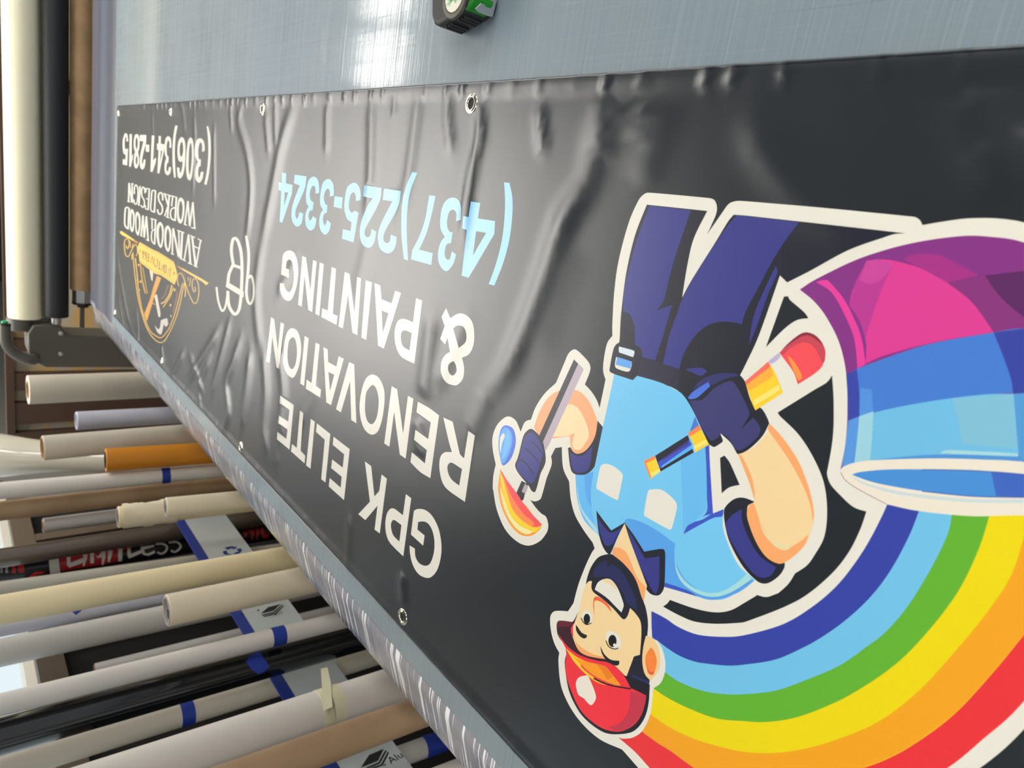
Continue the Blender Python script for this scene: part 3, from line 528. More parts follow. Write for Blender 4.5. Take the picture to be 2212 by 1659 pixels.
# ------------------------------------------------------------------ work table with its scratched cutting mat
TT = TZ-0.0016      # top of the mat
def scratch_mat(name, c1, c2, rough, coat, bump, linemix=0.30, dist=0.000022):
    m = mat(name, c1, rough, coat=coat, coat_rough=0.07); N, L, b = nodes(m)
    tc = N.new('ShaderNodeTexCoord')
    def streak(sx, sy, rot, lo, hi, sc=1.0):
        mp = N.new('ShaderNodeMapping'); mp.inputs['Scale'].default_value = (sx, sy, 1); mp.inputs['Rotation'].default_value = (0, 0, rot)
        n = N.new('ShaderNodeTexNoise'); n.inputs['Scale'].default_value = sc; n.inputs['Detail'].default_value = 5; n.inputs['Roughness'].default_value = 0.65
        r = N.new('ShaderNodeMapRange'); r.inputs['From Min'].default_value = lo; r.inputs['From Max'].default_value = hi
        L.new(tc.outputs['Object'], mp.inputs[0]); L.new(mp.outputs[0], n.inputs['Vector']); L.new(n.outputs['Fac'], r.inputs['Value'])
        return r.outputs[0]
    def mx(a, c, op='ADD'):
        n = N.new('ShaderNodeMath'); n.operation = op
        for i, v in enumerate((a, c)):
            if isinstance(v, float): n.inputs[i].default_value = v
            else: L.new(v, n.inputs[i])
        return n.outputs[0]
    across = streak(1.6, 520, 0.03, 0.56, 0.72); along = streak(560, 1.5, -0.05, 0.58, 0.74); diag = streak(2, 330, 0.35, 0.66, 0.78); diag2 = streak(2.5, 300, -0.7, 0.68, 0.80)
    fine = streak(3, 1100, 0.015, 0.30, 0.75); fine2 = streak(1200, 3, -0.04, 0.35, 0.75)
    patch = streak(3.1, 3.1, 0, 0.36, 0.62); patch2 = streak(1.7, 4.0, 1.0, 0.40, 0.60)
    la = mx(across, patch, 'MULTIPLY'); lo_ = mx(along, patch2, 'MULTIPLY')
    lines = mx(mx(la, lo_), mx(diag, diag2))
    fn = mx(mx(fine, 0.30, 'MULTIPLY'), mx(fine2, 0.10, 'MULTIPLY'))
    s2 = mx(lines, fn)
    bp = N.new('ShaderNodeBump'); bp.inputs['Strength'].default_value = bump; bp.inputs['Distance'].default_value = dist
    L.new(s2, bp.inputs['Height']); L.new(bp.outputs[0], b.inputs['Normal']); L.new(bp.outputs[0], b.inputs['Coat Normal'])
    dk = streak(1.2, 300, 0.04, 0.62, 0.70); dk2 = streak(330, 1.2, -0.06, 0.64, 0.72)
    def cmix(a, c, fac):
        n = N.new('ShaderNodeMix'); n.data_type = 'RGBA'; L.new(fac, n.inputs[0])
        for i, v in ((6, a), (7, c)):
            if isinstance(v, tuple): n.inputs[i].default_value = (*[lin(q) for q in v], 1)
            else: L.new(v, n.inputs[i])
        return n.outputs[2]
    cloud = streak(1.3, 1.3, 0.2, 0.35, 0.65)
    base = cmix(c1, tuple(v*w for v, w in zip(c1, (0.93, 0.98, 1.04))), cloud)
    base = cmix(base, c2, mx(lines, linemix, 'MULTIPLY'))
    base = cmix(base, tuple(v*0.62 for v in c1), mx(mx(dk, dk2), 0.38, 'MULTIPLY'))
    L.new(base, b.inputs['Base Color'])
    g1 = streak(2.2, 640, 0.02, 0.44, 0.56); g2 = streak(700, 2.2, -0.05, 0.40, 0.52); g3 = streak(5, 5, 0.5, 0.30, 0.70)
    gl = mx(mx(g1, mx(mx(g2, 0.6, 'MULTIPLY'), 0.4), 'MULTIPLY'), mx(mx(g3, 0.9, 'MULTIPLY'), 0.25), 'MULTIPLY')
    cw = mx(mx(gl, float(coat), 'MULTIPLY'), 0.12); L.new(cw, b.inputs['Coat Weight'])
    return m
m_mat = scratch_mat('cutting_mat', (130, 142, 147), (200, 208, 208), 0.46, 1.3, 0.8)
m_film = scratch_mat('clear_plastic_edge', (196, 194, 202), (252, 252, 254), 0.07, 0.9, 1.0, 1.0, 0.00035)
N, L, b_ = nodes(m_film); b_.inputs['Transmission Weight'].default_value = 0.55; b_.inputs['IOR'].default_value = 1.33
def cross_cuts(m):
    N, L, b = nodes(m); tc = N.new('ShaderNodeTexCoord'); out = []
    for sc, rot, lo in ((230, 0.10, 0.60), (120, -0.22, 0.62)):
        mp = N.new('ShaderNodeMapping'); mp.inputs['Scale'].default_value = (4, sc, 4); mp.inputs['Rotation'].default_value = (0, 0, rot)
        n = N.new('ShaderNodeTexNoise'); n.inputs['Scale'].default_value = 1; n.inputs['Detail'].default_value = 3
        r = N.new('ShaderNodeMapRange'); r.inputs['From Min'].default_value = lo; r.inputs['From Max'].default_value = lo+0.03
        L.new(tc.outputs['Object'], mp.inputs[0]); L.new(mp.outputs[0], n.inputs['Vector']); L.new(n.outputs['Fac'], r.inputs['Value']); out.append(r.outputs[0])
    mxn = N.new('ShaderNodeMath'); mxn.operation = 'MAXIMUM'; L.new(out[0], mxn.inputs[0]); L.new(out[1], mxn.inputs[1])
    old = b.inputs['Base Color'].links[0].from_socket
    mi = N.new('ShaderNodeMix'); mi.data_type = 'RGBA'; L.new(mxn.outputs[0], mi.inputs[0]); L.new(old, mi.inputs[6]); mi.inputs[7].default_value = (0.95, 0.95, 0.96, 1); L.new(mi.outputs[2], b.inputs['Base Color'])
    tr = N.new('ShaderNodeMapRange'); tr.inputs['To Min'].default_value = 0.55; tr.inputs['To Max'].default_value = 0.0; L.new(mxn.outputs[0], tr.inputs['Value']); L.new(tr.outputs[0], b.inputs['Transmission Weight'])
cross_cuts(m_film)
m_endf = scratch_mat('end_plastic_film', (92, 94, 106), (170, 170, 180), 0.28, 0.35, 0.8)
m_frame = mat('table_frame_steel', (150, 150, 150), 0.45, 0.6)
MX0, MX1, MY0, MY1 = -0.557, 1.05, -1.2, 2.53
table = thing('work_table', 'long work table covered by a scratched blue grey cutting mat with clear plastic edge', 'table')
bm = bmesh.new(); add_box(bm, (MX0, MY0, TT-0.006), (MX1, MY1, TT)); obj('cutting_mat', bm, m_mat, table, smooth=False)
bm = bmesh.new(); add_box(bm, (MX0+0.002, MY0, TT-0.05), (MX1, MY1+0.42, TT-0.0065)); obj('tabletop', bm, mat('table_board', (168, 170, 176), 0.5), table, smooth=False)
# clear plastic sheet: lies flat next to the mat, then rolls down over the edge
def sheet(name, prof_fn, t0, t1, n, m, parent):
    bm = bmesh.new(); rows = []
    for i in range(n+1):
        t = t0+(t1-t0)*i/n; rows.append([bm.verts.new(p) for p in prof_fn(t)])
    for a, c in zip(rows, rows[1:]):
        for k in range(len(a)-1): bm.faces.new((a[k], a[k+1], c[k+1], c[k]))
    return obj(name, bm, m, parent, angle=80)
def left_prof(y):
    w = 0.0010*math.sin(y*9.0)+0.0006*math.sin(y*23+1)
    far = min(1.0, max(0.0, (y-2.1)/0.7))
    P = [(0.0, 0.0002), (0.010, 0.0004), (0.016, -0.0004), (0.024, -0.0030), (0.034, -0.0062), (0.045, -0.0095), (0.058, -0.0135), (0.074+0.012*far+w, -0.0185)]
    top_ = [(MX0-0.0005-x, y, TT+z+w*0.4) for x, z in P]
    return top_+[(x, y, z-0.0016) for x, y, z in top_[::-1]]+[top_[0]]
edge = sheet('clear_plastic_edge', left_prof, MY0, 2.95, 240, m_film, table)
def end_prof(x):
    P = [(2.531, 0.0), (2.555, 0.002), (2.59, 0.003), (2.63, 0.001), (2.68, 0.0005), (2.73, 0.005), (2.78, 0.009), (2.83, 0.003), (2.88, 0.001), (2.93, 0.002), (2.98, -0.004), (3.02, -0.02), (3.03, -0.06)]
    return [(x, y+0.002*math.sin(x*7+y), TT+z) for y, z in P]
sheet('clear_plastic_end_sheet', end_prof, MX0, MX1, 60, m_endf, table)
for x in (-0.50, 0.98):
    for y in (-1.1, 0.75, 2.45):
        bm = bmesh.new(); add_box(bm, (x-0.03, y-0.03, 0.0), (x+0.03, y+0.03, TT-0.0505)); obj('leg', bm, m_frame, table, smooth=False)

# ------------------------------------------------------------------ the printed banner
BX0, BX1, BY0, BY1 = -0.5215, 0.1215, -0.62, 2.476
RIDGES = [   # (path, height mm, half width mm)
    ('@J3 385,380 400,700 335,1000 270,1400 250,1659', 2.6, 9), ('@J3 940,470 935,650 960,850', 2.0, 8), ('@J3 1430,430 1470,560 1500,700', 1.3, 11),
    ('@J3 1420,520 1350,1050 1050,1600', 1.8, 14), ('@G1 1000,0 800,300 600,850 380,1400 200,1659', 2.8, 14), ('@P 1054,850 1015,940', 1.2, 14),
    ('@J3 1660,430 1560,650 1450,900', 1.4, 15), ('@J3 1880,420 1800,640 1760,800', 1.3, 15), ('@J2 1040,450 1080,600 1200,780 1380,930 1600,1050', 2.4, 15),
    ('@J2 1990,380 2010,560 2180,760', 2.0, 16), ('@J2 680,430 640,560 560,800', 1.2, 16),
    ('@J1 720,690 690,820 740,1000 772,1200 770,1400 740,1659', 2.6, 13), ('@J1 630,700 640,900', 1.4, 8), ('@J1 1070,690 980,980 920,1300 850,1659', 3.0, 16),
    ('@P 569,525 556,640 566,760', 2.4, 18), ('@J1 870,770 895,1050', 1.8, 10), ('@J1 935,700 940,1000', 1.6, 9), ('@J1 1290,700 1285,1050', 1.6, 9), ('@J1 1600,660 1590,1200 1560,1500', 2.4, 12),
    ('@J1 1925,620 1850,1200 1780,1500', 2.0, 12), ('@J1 1760,650 1750,800', 1.4, 8), ('@J1 2120,640 2110,800 2140,1050', 2.0, 10), ('@J1 520,850 520,1400', 1.4, 9), ('@J1 300,720 320,900', 1.2, 10),
    ('@P 253,537 262,600 278,689 290,720', 2.4, 12), ('@P 258,640 268,700 280,740', 1.8, 8), ('@P 295,660 300,710 300,745', 1.6, 8), ('@P 350,745 356,790', 2.0, 12),
    ('@P 476,712 440,770 405,826', 3.8, 13), ('@P 524,732 505,790 491,830 496,889 481,935', 4.2, 14), ('@P 440,850 425,800 410,770', 2.6, 12), ('@P 545,760 535,850 520,930', 4.0, 16), ('@P 400,760 385,790 372,812', 2.6, 11), ('@P 458,770 432,830 434,880', 3.0, 11), ('@P 500,690 474,790 455,860', 2.8, 12), ('@P 605,760 614,850 604,940', 3.2, 15),
    ('@P 573,760 578,850 573,930 580,980', 4.0, 16), ('@P 690,830 665,880 650,905', 1.8, 14), ('@P 620,910 600,960 598,1010', 1.4, 16), ('@P 935,680 927,760 915,860', 2.8, 16), ('@P 905,900 910,990', 1.8, 14),
    ('@P 1010,690 975,760 945,840', 1.8, 14), ('@P 869,1235 871,1275 873,1315', 2.6, 10), ('@P 756,1110 753,1180 752,1240', 1.6, 10), ('@P 640,560 600,640', 1.8, 14), ('@P 800,520 770,640', 1.2, 16), ('@P 420,240 423,300 418,420', 1.6, 10), ('@P 330,235 335,380', 1.2, 10),
    ('@P 1230,520 1190,640 1150,760', 1.2, 22), ('@P 2150,300 2180,420', 1.6, 18)]
RG = []
for s, h, w in RIDGES:
    p, c = parse(s); q = smooth_path(p, c, False, 14)
    q = np.array([onz(*v)[:2] for v in q]); RG.append((q, h*0.001, w*0.001))
rng = np.random.RandomState(5)
WV = [(rng.uniform(4, 22), rng.uniform(-7, 7), rng.uniform(0, 6.28), rng.uniform(0.10, 0.28)) for _ in range(9)]
CR = [(y+rng.uniform(-.012, .012), rng.uniform(0.6, 1.6), rng.uniform(.003, .006), s) for s in (0, 1) for y in np.arange(BY0, BY1, 0.042)]
def height(xy):
    x, y = xy[:, 0], xy[:, 1]; h = np.full(len(x), 0.0006)
    calm = np.clip((y-0.15)/0.9, 0.15, 1.0)
    for ky, kx, ph, a in WV: h += 0.001*a*(1+np.sin(ky*y+kx*x+ph))*calm
    for q, hh, w in RG:
        lo = q.min(0)-4*w; hi = q.max(0)+4*w
        k = np.where((x > lo[0]) & (x < hi[0]) & (y > lo[1]) & (y < hi[1]))[0]
        if len(k) == 0: continue
        P = xy[k]; best = np.full(len(k), 9.0); tt = np.zeros(len(k)); n = len(q)-1
        for i in range(n):
            a, c = q[i], q[i+1]; d = c-a; l2 = d@d+1e-12; t = np.clip(((P-a)@d)/l2, 0, 1)
            dd = np.linalg.norm(P-(a+t[:, None]*d), axis=1); u = dd < best; best[u] = dd[u]; tt[u] = (i+t[u])/n
        h[k] += 0.8*hh*np.exp(-(best/w)**2)*np.clip(np.minimum(tt, 1-tt)*4+0.25, 0, 1)
    for yc, a, w, side in CR:      # little crimps in the welded hem
        ex = (BX1-x) if side else (x-BX0)
        k = np.abs(y-yc) < 4*w
        h[k] += 0.001*a*(1.0 if side else 0.3)*np.exp(-((y[k]-yc)/w)**2)*np.exp(-(np.maximum(ex[k]-.004, 0)/0.009)**2)
    for e in (BX1-x, x-BX0, BY1-y):
        h += 0.0012*np.exp(-((e-.006)/0.006)**2)
    return h
V = []; EDG = []; POLY = []
def add_loop(P, keep=True):
    q = [P[0]]
    for p in P[1:]:
        if abs(p[0]-q[-1][0])+abs(p[1]-q[-1][1]) > 0.00025: q.append(p)
    if len(q) < 3: return None
    i0 = len(V); V.extend(q); n = len(q)
    EDG.extend([(i0+i, i0+(i+1) % n) for i in range(n)])
    return np.array(q)
eps = 0.0015
for part, col, P in ART:
    q = [tuple(onz(p[0], p[1])[:2]) for p in P]
    q = [(min(max(x, BX0+eps), BX1-eps), min(max(y, BY0+eps), BY1-eps)) for x, y in q]
    a = add_loop(q)
    if a is not None: POLY.append((part, col, a))
nx, ny = 92, 400
bx = np.linspace(BX0, BX1, nx+1); by = np.linspace(BY0, BY1, ny+1)
bord = [(x, BY0) for x in bx[:-1]]+[(BX1, y) for y in by[:-1]]+[(x, BY1) for x in bx[:0:-1]]+[(BX0, y) for y in by[:0:-1]]
i0 = len(V); V.extend(bord); nb = len(bord); EDG.extend([(i0+i, i0+(i+1) % nb) for i in range(nb)])
for i in range(1, nx):
    for j in range(1, ny):
        V.append((bx[i]+rng.uniform(-.0006, .0006), by[j]+rng.uniform(-.0006, .0006)))
S_ = 10.0
cv, ce, cf, _, _, _ = delaunay_2d_cdt([Vector((x*S_, y*S_)) for x, y in V], EDG, [], 0, 1e-4, False)
XY = np.array([(v[0]/S_, v[1]/S_) for v in cv]); T = np.array([f for f in cf if len(f) == 3], int)
cen = XY[T].mean(1); own = np.zeros(len(T), int)-1
for pi, (part, col, q) in enumerate(POLY):
    lo, hi = q.min(0), q.max(0)
    k = np.where((cen[:, 0] > lo[0]) & (cen[:, 0] < hi[0]) & (cen[:, 1] > lo[1]) & (cen[:, 1] < hi[1]))[0]
    if len(k) == 0: continue
    px, py = cen[k, 0], cen[k, 1]; wn = np.zeros(len(k), int)
    for a, c in zip(q, np.roll(q, -1, 0)):
        side = (c[0]-a[0])*(py-a[1])-(px-a[0])*(c[1]-a[1])
        wn += ((a[1] <= py) & (c[1] > py) & (side > 0)).astype(int); wn -= ((a[1] > py) & (c[1] <= py) & (side < 0)).astype(int)
    own[k[wn != 0]] = pi
Hh = height(XY); g = 0.0008
gx = (height(XY+[g, 0])-height(XY-[g, 0]))/(2*g); gy = (height(XY+[0, g])-height(XY-[0, g]))/(2*g)
NN = np.stack([-gx, -gy, np.ones(len(gx))], 1); NN /= np.linalg.norm(NN, axis=1)[:, None]
P3 = np.column_stack([XY, TZ-0.001+Hh])
_cols = {}
def vinyl(col):
    if col not in _cols:
        dark = col == K_
        m = mat('printed_vinyl_%d_%d_%d' % col, col, 0.30, spec=0.9)
        N, L, b = nodes(m); tc = N.new('ShaderNodeTexCoord')
        w1 = N.new('ShaderNodeTexWave'); w1.bands_direction = 'X'; w1.inputs['Scale'].default_value = 900
        w2 = N.new('ShaderNodeTexWave'); w2.bands_direction = 'Y'; w2.inputs['Scale'].default_value = 900
        ad = N.new('ShaderNodeMath'); bp = N.new('ShaderNodeBump'); bp.inputs['Strength'].default_value = 0.10; bp.inputs['Distance'].default_value = 0.0001
        for w in (w1, w2): L.new(tc.outputs['Object'], w.inputs['Vector'])
        L.new(w1.outputs['Fac'], ad.inputs[0]); L.new(w2.outputs['Fac'], ad.inputs[1]); L.new(ad.outputs[0], bp.inputs['Height']); L.new(bp.outputs[0], b.inputs['Normal'])
        _cols[col] = m
    return _cols[col]
banner = thing('vinyl_banner', 'long black vinyl banner with painting advert and rainbow picture lying on the table', 'banner')
names = ['vinyl_sheet', 'painter_illustration', 'rainbow_illustration', 'paint_bucket_illustration', 'company_lettering', 'blue_phone_number',
         'white_phone_number', 'wood_works_lettering', 'wood_works_emblem', 'script_symbol']
plab = {'painter_illustration': 'printed cartoon of a house painter in a red cap', 'rainbow_illustration': 'printed rainbow bands',
        'paint_bucket_illustration': 'printed purple and blue paint bucket', 'company_lettering': 'large white capital lettering', 'blue_phone_number': 'light blue printed phone number',
        'white_phone_number': 'white printed phone number', 'wood_works_lettering': 'small white serif lettering', 'wood_works_emblem': 'gold emblem with hammer and plate', 'script_symbol': 'white curved script symbol'}
tp = np.array([names.index('vinyl_sheet') if o < 0 else names.index(POLY[o][0]) for o in own])
for ni, nm in enumerate(names):
    sel = np.where(tp == ni)[0]
    if len(sel) == 0: continue
    used, inv = np.unique(T[sel].ravel(), return_inverse=True); tri = inv.reshape(-1, 3)
    me = bpy.data.meshes.new(nm); me.from_pydata(P3[used].tolist(), [], tri.tolist())
    cols = [K_ if own[i] < 0 else POLY[own[i]][1] for i in sel]; uc = list(dict.fromkeys(cols))
    for c in uc: me.materials.append(vinyl(c))
    me.polygons.foreach_set('material_index', [uc.index(c) for c in cols])
    me.shade_smooth(); me.update(); me.normals_split_custom_set_from_vertices([tuple(v) for v in NN[used]])
    o = link(nm, me, banner)
    if nm in plab: o['label'] = plab[nm]
# folded hem: a thin bead along the two long sides and the far end
bm = bmesh.new()
ed = [(BX1, y) for y in np.linspace(BY0, BY1, 500)]+[(x, BY1) for x in np.linspace(BX1, BX0, 90)[1:]]+[(BX0, y) for y in np.linspace(BY1, BY0, 500)[1:]]
ed = np.array(ed); eh = height(ed); add_tube(bm, [(p[0], p[1], TZ-0.0012+h*0.9) for p, h in zip(ed, eh)], 0.0011, 8)
obj('folded_hem', bm, vinyl(K_), banner)
# grommets
m_nickel = mat('nickel', (226, 220, 204), 0.16, 1.0); m_hole = mat('grommet_hole', (14, 14, 15), 0.7)
for gxp, gyp in ((257, 245), (370, 242), (569.5, 237), (1020, 224), (250, 675), (353, 780), (523, 965), (871, 1332)):
    p = onz(gxp, gyp); p[0] = min(max(p[0], BX0+0.0135), BX1-0.0135); p[1] = min(p[1], BY1-0.0135)
    h = float(height(np.array([[p[0], p[1]]]))[0]); z = TZ-0.001+h
    prof = [(0.0, 0.0108), (0.0009, 0.0104), (0.0012, 0.0094), (0.0010, 0.0088), (0.0016, 0.0080), (0.0020, 0.0070), (0.0016, 0.0060), (0.0004, 0.0055), (-0.0006, 0.0054)]
    bm = bmesh.new(); add_lathe(bm, (p[0], p[1], z), (0, 0, 1), prof, 36); go = obj('grommet', bm, m_nickel, banner, angle=60)
    bm = bmesh.new(); add_lathe(bm, (p[0], p[1], z+0.0002), (0, 0, 1), [(0, 0), (0.0001, 0.0056)], 24); obj('eyelet_hole', bm, m_hole, go)
print('BANNER', len(T), 'tris', len(POLY), 'shapes')
# ------------------------------------------------------------------ material rolls over the far end of the table
def roll(name, label, cat, p0, p1, r, rc, m, mcore, group=None, extra=None, top_lab=None):
    """a roll of sheet material: p0 lower/near end, p1 the end that shows"""
    t = thing(name, label, cat, group)
    d = Vector(p1)-Vector(p0); L = d.length
    bm = bmesh.new(); add_lathe(bm, p0, d, [(0, rc), (0, r), (L-0.001, r), (L, r-0.001), (L, rc)], 48); obj('rolled_sheet', bm, m, t, angle=30)
    bm = bmesh.new(); add_lathe(bm, p0, d, [(0.01, rc-0.004), (0.01, rc-0.0003), (L+0.002, rc-0.0003), (L+0.002, rc-0.004), (L-0.35*min(1, L), rc-0.004), (L-0.35*min(1, L), 0)], 36); obj('cardboard_core', bm, mcore, t, angle=30)
    return t
m_core = add_noise_color(mat('cardboard', (170, 130, 88), 0.75), (158, 122, 84), (182, 142, 98), 30)
m_creamroll = mat('cream_vinyl', (250, 244, 212), 0.45); m_blackroll = mat('black_vinyl', (24, 27, 31), 0.55)
Yr = 3.12
def yz(px, py, Y=Yr): return Vector(ony(px, py, Y))
XR = 1.25
cr = roll('cream_vinyl_roll', 'thick cream roll lying topmost on the roll holder at the far table end', 'roll', (XR, Yr+.04, yz(45, 0).z-0.004), (yz(54, 690).x, Yr+.04, yz(54, 690).z-0.004), 0.0560, 0.040, m_creamroll, m_core)
br = roll('black_vinyl_roll', 'black roll lying between the cream roll and the brown cardboard tube', 'roll', (XR, Yr, yz(119, 0).z), (yz(121, 683).x, Yr, yz(121, 683).z), 0.0420, 0.036, m_blackroll, m_core)
m_kraft = add_noise_color(mat('kraft_tube', (158, 128, 92), 0.7), (146, 118, 84), (168, 136, 98), 14)
xk = yz(170, 625).x; xe = yz(170, 652).x
kc = thing('cardboard_tube', 'bare brown cardboard tube lying lowest behind the far table end', 'tube')
zc = yz(150, 300).z-0.0445
bm = bmesh.new(); add_lathe(bm, (XR, Yr, zc), (-1, 0, 0), [(0, 0.039), (0, 0.0435), (XR-xk, 0.0435), (XR-xk, 0.039), (XR+0.2, 0.039), (XR+0.2, 0)], 40); obj('tube_wall', bm, m_kraft, kc, angle=30)
m_alu = mat('aluminium', (205, 205, 210), 0.3, 0.9)
holder = thing('roll_holder', 'dark grey steel roll holder with curved handle at the far left table corner', 'roll holder')
bm = bmesh.new(); add_lathe(bm, (xk+0.03, Yr, zc), (-1, 0, 0), [(0, 0.036), (xk-xe+0.03, 0.036), (xk-xe+0.03, 0.0)], 8); obj('shaft', bm, m_alu, kc, smooth=False)
m_steel = mat('dark_grey_steel', (92, 90, 84), 0.42, 0.15); m_blk = mat('black_plastic', (22, 22, 24), 0.4)
bm = bmesh.new(); add_lathe(bm, (xe, Yr, zc), (-1, 0, 0), [(0, 0.037), (0.008, 0.037), (0.008, 0.02), (0.02, 0.02), (0.02, 0)], 24); obj('end_ring', bm, m_blk, kc)
# side plate
Yp = 3.10
pp = [(60, 722), (72, 703), (106, 700), (132, 706), (146, 725), (232, 727), (290, 727), (330, 798), (290, 794), (100, 794), (82, 786), (62, 764)]
q = [ony(a, c, Yp) for a, c in pp]
q = [Vector((p[0], Yp, p[2])) for p in q]; q[6] = Vector((q[6].x, Yp, 0.02)); q[7] = Vector((q[7].x-0.06, Yp, 0.02))
bm = bmesh.new(); add_prism(bm, q, (0, 0.16, 0)); obj('side_plate', bm, m_steel, holder, bevel=0.006)
def bolt(p, d, r, parent, name='bolt'):
    bm = bmesh.new(); add_lathe(bm, p, d, [(0, 0), (0, r), (0.004, r), (0.005, r*0.55), (0.003, r*0.5), (0.003, 0)], 6); obj(name, bm, m_alu, parent, smooth=False)
for a, c in ((131, 720), (131, 764)):
    p = ony(a, c, Yp); bolt((p[0], Yp-0.0005, p[2]), (0, -1, 0), 0.009, holder)
# cap that carries the cream roll, its arm, the bent handle with a green button
z1 = yz(43, 700).z
bm = bmesh.new(); add_lathe(bm, (yz(54, 690).x, Yr+.04, z1-.004), (-1, 0, 0), [(0, 0.044), (0.045, 0.042), (0.05, 0.036), (0.05, 0)], 36); obj('roll_cap', bm, m_steel, holder)
bolt((yz(54, 690).x-0.05, Yr+.04, z1-.004), (-1, 0, 0), 0.014, holder)
a0 = [ony(a, c ,3.14) for a, c in ((62, 692), (112, 688), (100, 705), (62, 714))]
bm = bmesh.new(); add_prism(bm, [Vector((p[0], 3.14, p[2])) for p in a0], (0, 0.05, 0)); obj('arm', bm, m_steel, holder, bevel=0.004)
hp = [yz(a, c, 3.07) for a, c in ((10, 701), (10, 715), (12, 735), (20, 752), (34, 765), (50, 773), (72, 778))]
sp = smooth_path([tuple(p) for p in hp], [False]*len(hp), False, 0.01)
bm = bmesh.new(); add_tube(bm, [Vector(p) for p in sp]+[Vector(sp[-1])+Vector((0, 0.08, -0.01))], 0.019, 20); obj('curved_handle', bm, m_steel, holder)
d = (hp[0]-hp[1]).normalized()
bm = bmesh.new(); add_lathe(bm, hp[0], d, [(-0.002, 0.0), (-0.002, 0.0195), (0.006, 0.0185), (0.007, 0.0)], 24); cl = obj('button_collar', bm, m_blk, holder)
bm = bmesh.new(); add_lathe(bm, hp[0]+d*0.006, d, [(0, 0), (0, 0.0115), (0.007, 0.0105), (0.009, 0.006), (0.0092, 0)], 24); obj('green_button', bm, mat('green_plastic', (20, 160, 96), 0.35), cl)
bm = bmesh.new(); add_box(bm, (-0.71, Yp+0.03, zc-0.008), (xe-0.022, Yp+0.045, zc+0.008)); obj('shaft_bracket', bm, m_steel, holder, bevel=0.003)
bm = bmesh.new(); add_lathe(bm, (yz(121, 683).x, Yr, yz(121, 683).z), (-1, 0, 0), [(0, 0.018), (0.03, 0.018), (0.03, 0.0)], 16); obj('end_pin', bm, m_alu, br)

# ------------------------------------------------------------------ racks
m_brown = mat('brown_rack_steel', (74, 52, 40), 0.5); m_brown2 = mat('taupe_rack_steel', (92, 78, 64), 0.5)
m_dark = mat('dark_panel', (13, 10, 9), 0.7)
rack = thing('storage_rack', 'taupe brown steel rack along the window wall behind the standing rolls', 'rack')
zr = CAM[2]-0.163; XB = -1.36
def rbox(name, lo, hi, m, parent, bev=0.003):
    bm = bmesh.new(); add_box(bm, lo, hi); return obj(name, bm, m, parent, smooth=False)
rbox('top_rail', (XB-0.05, -0.6, zr-0.062), (XB, 3.0, zr), m_brown2, rack)
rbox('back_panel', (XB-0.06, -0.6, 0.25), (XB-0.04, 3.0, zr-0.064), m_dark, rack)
rbox('lower_rail', (XB-0.05, -0.6, 0.20), (XB, 3.0, 0.248), m_brown2, rack)
for y in (-0.6, 0.8, 2.02, 2.62): rbox('upright', (XB-0.048, y, 0.0), (XB+0.004, y+0.05, zr-0.0635), m_brown2, rack)
for y in (-0.5, 2.94): rbox('foot', (XB-0.25, y, 0.0), (XB-0.062, y+0.05, 0.05), m_brown2, rack)
prack = thing('shelf_frame', 'dark brown shelving frame with beige back panel behind the roll holder', 'shelf')
YB = 3.95
zt = ony(8, 700, YB)[2]; zb = ony(28, 760, YB)[2]
rbox('top_rail', (-1.42, YB-0.05, zb), (1.9, YB, zt), m_brown, prack)
m_beige = add_noise_color(mat('beige_panel', (176, 164, 142), 0.5), (172, 162, 142), (196, 158, 96), 3.2, (1, 1, 2.4), 2, 0.52, 0.60)
rbox('back_panel', (-1.42, YB-0.01, 0.05), (1.9, YB+0.02, zb-0.001), m_beige, prack)
for c0, c1 in ((735, 760), (808, 845), (872, 918)):
    xa = ony(60, c0, YB-.06)[0]; xb = ony(60, c1, YB-.06)[0]
    rbox('upright', (xb, YB-0.045, 0.0), (xa, YB-0.011, zb-0.001), m_brown, prack)
for x in (0.2, 1.2): rbox('upright', (x, YB-0.045, 0.0), (x+0.06, YB-0.011, zb-0.001), m_brown, prack)
rbox('side_post', (-1.47, YB-0.05, 0.0), (-1.421, YB, zt), m_brown, prack)
# dark cabinet standing beyond the frame
cabf = thing('dark_cabinet', 'black cabinet beyond the shelving frame, seen past the cream roll', 'cabinet')
rbox('cabinet_body', (-0.35, 4.6, 0.0), (1.2, 5.1, 1.75), m_blk, cabf)
rbox('cabinet_door', (-0.33, 4.585, 0.05), (0.42, 4.599, 1.73), m_dark, cabf); rbox('cabinet_door', (0.43, 4.585, 0.05), (1.18, 4.599, 1.73), m_dark, cabf)

# ------------------------------------------------------------------ rolls standing along the rack
m_greyw = mat('grey_white_film', (196, 193, 188), 0.35, coat=0.4)
m_beiger = mat('beige_white_film', (205, 198, 182), 0.5); m_blueish = mat('blue_white_paper', (196, 198, 212), 0.5)
m_glossc = mat('glossy_cream_film', (214, 208, 190), 0.16, coat=0.5); m_orange = mat('orange_vinyl', (206, 132, 24), 0.38)
m_mask = mat('cream_transfer_tape', (240, 224, 180), 0.55); m_mask2 = mat('pale_cream_tape', (230, 218, 190), 0.55)
m_tube = add_noise_color(mat('kraft_board', (164, 136, 104), 0.75), (156, 128, 97), (172, 144, 112), 9)
m_brownfilm = mat('brown_tinted_film', (98, 86, 76), 0.2, coat=0.6); m_black = mat('glossy_black_vinyl', (15, 17, 20), 0.12, coat=0.6)
m_print = mat('black_printed_film', (20, 21, 26), 0.3); m_clear = mat('clear_grey_film', (176, 172, 158), 0.22, coat=0.4)
m_white2 = mat('white_paper_roll', (226, 220, 212), 0.5); m_blue = mat('blue_masking_tape', (30, 58, 158), 0.5); m_tape = mat('pale_masking_tape', (226, 222, 188), 0.6)
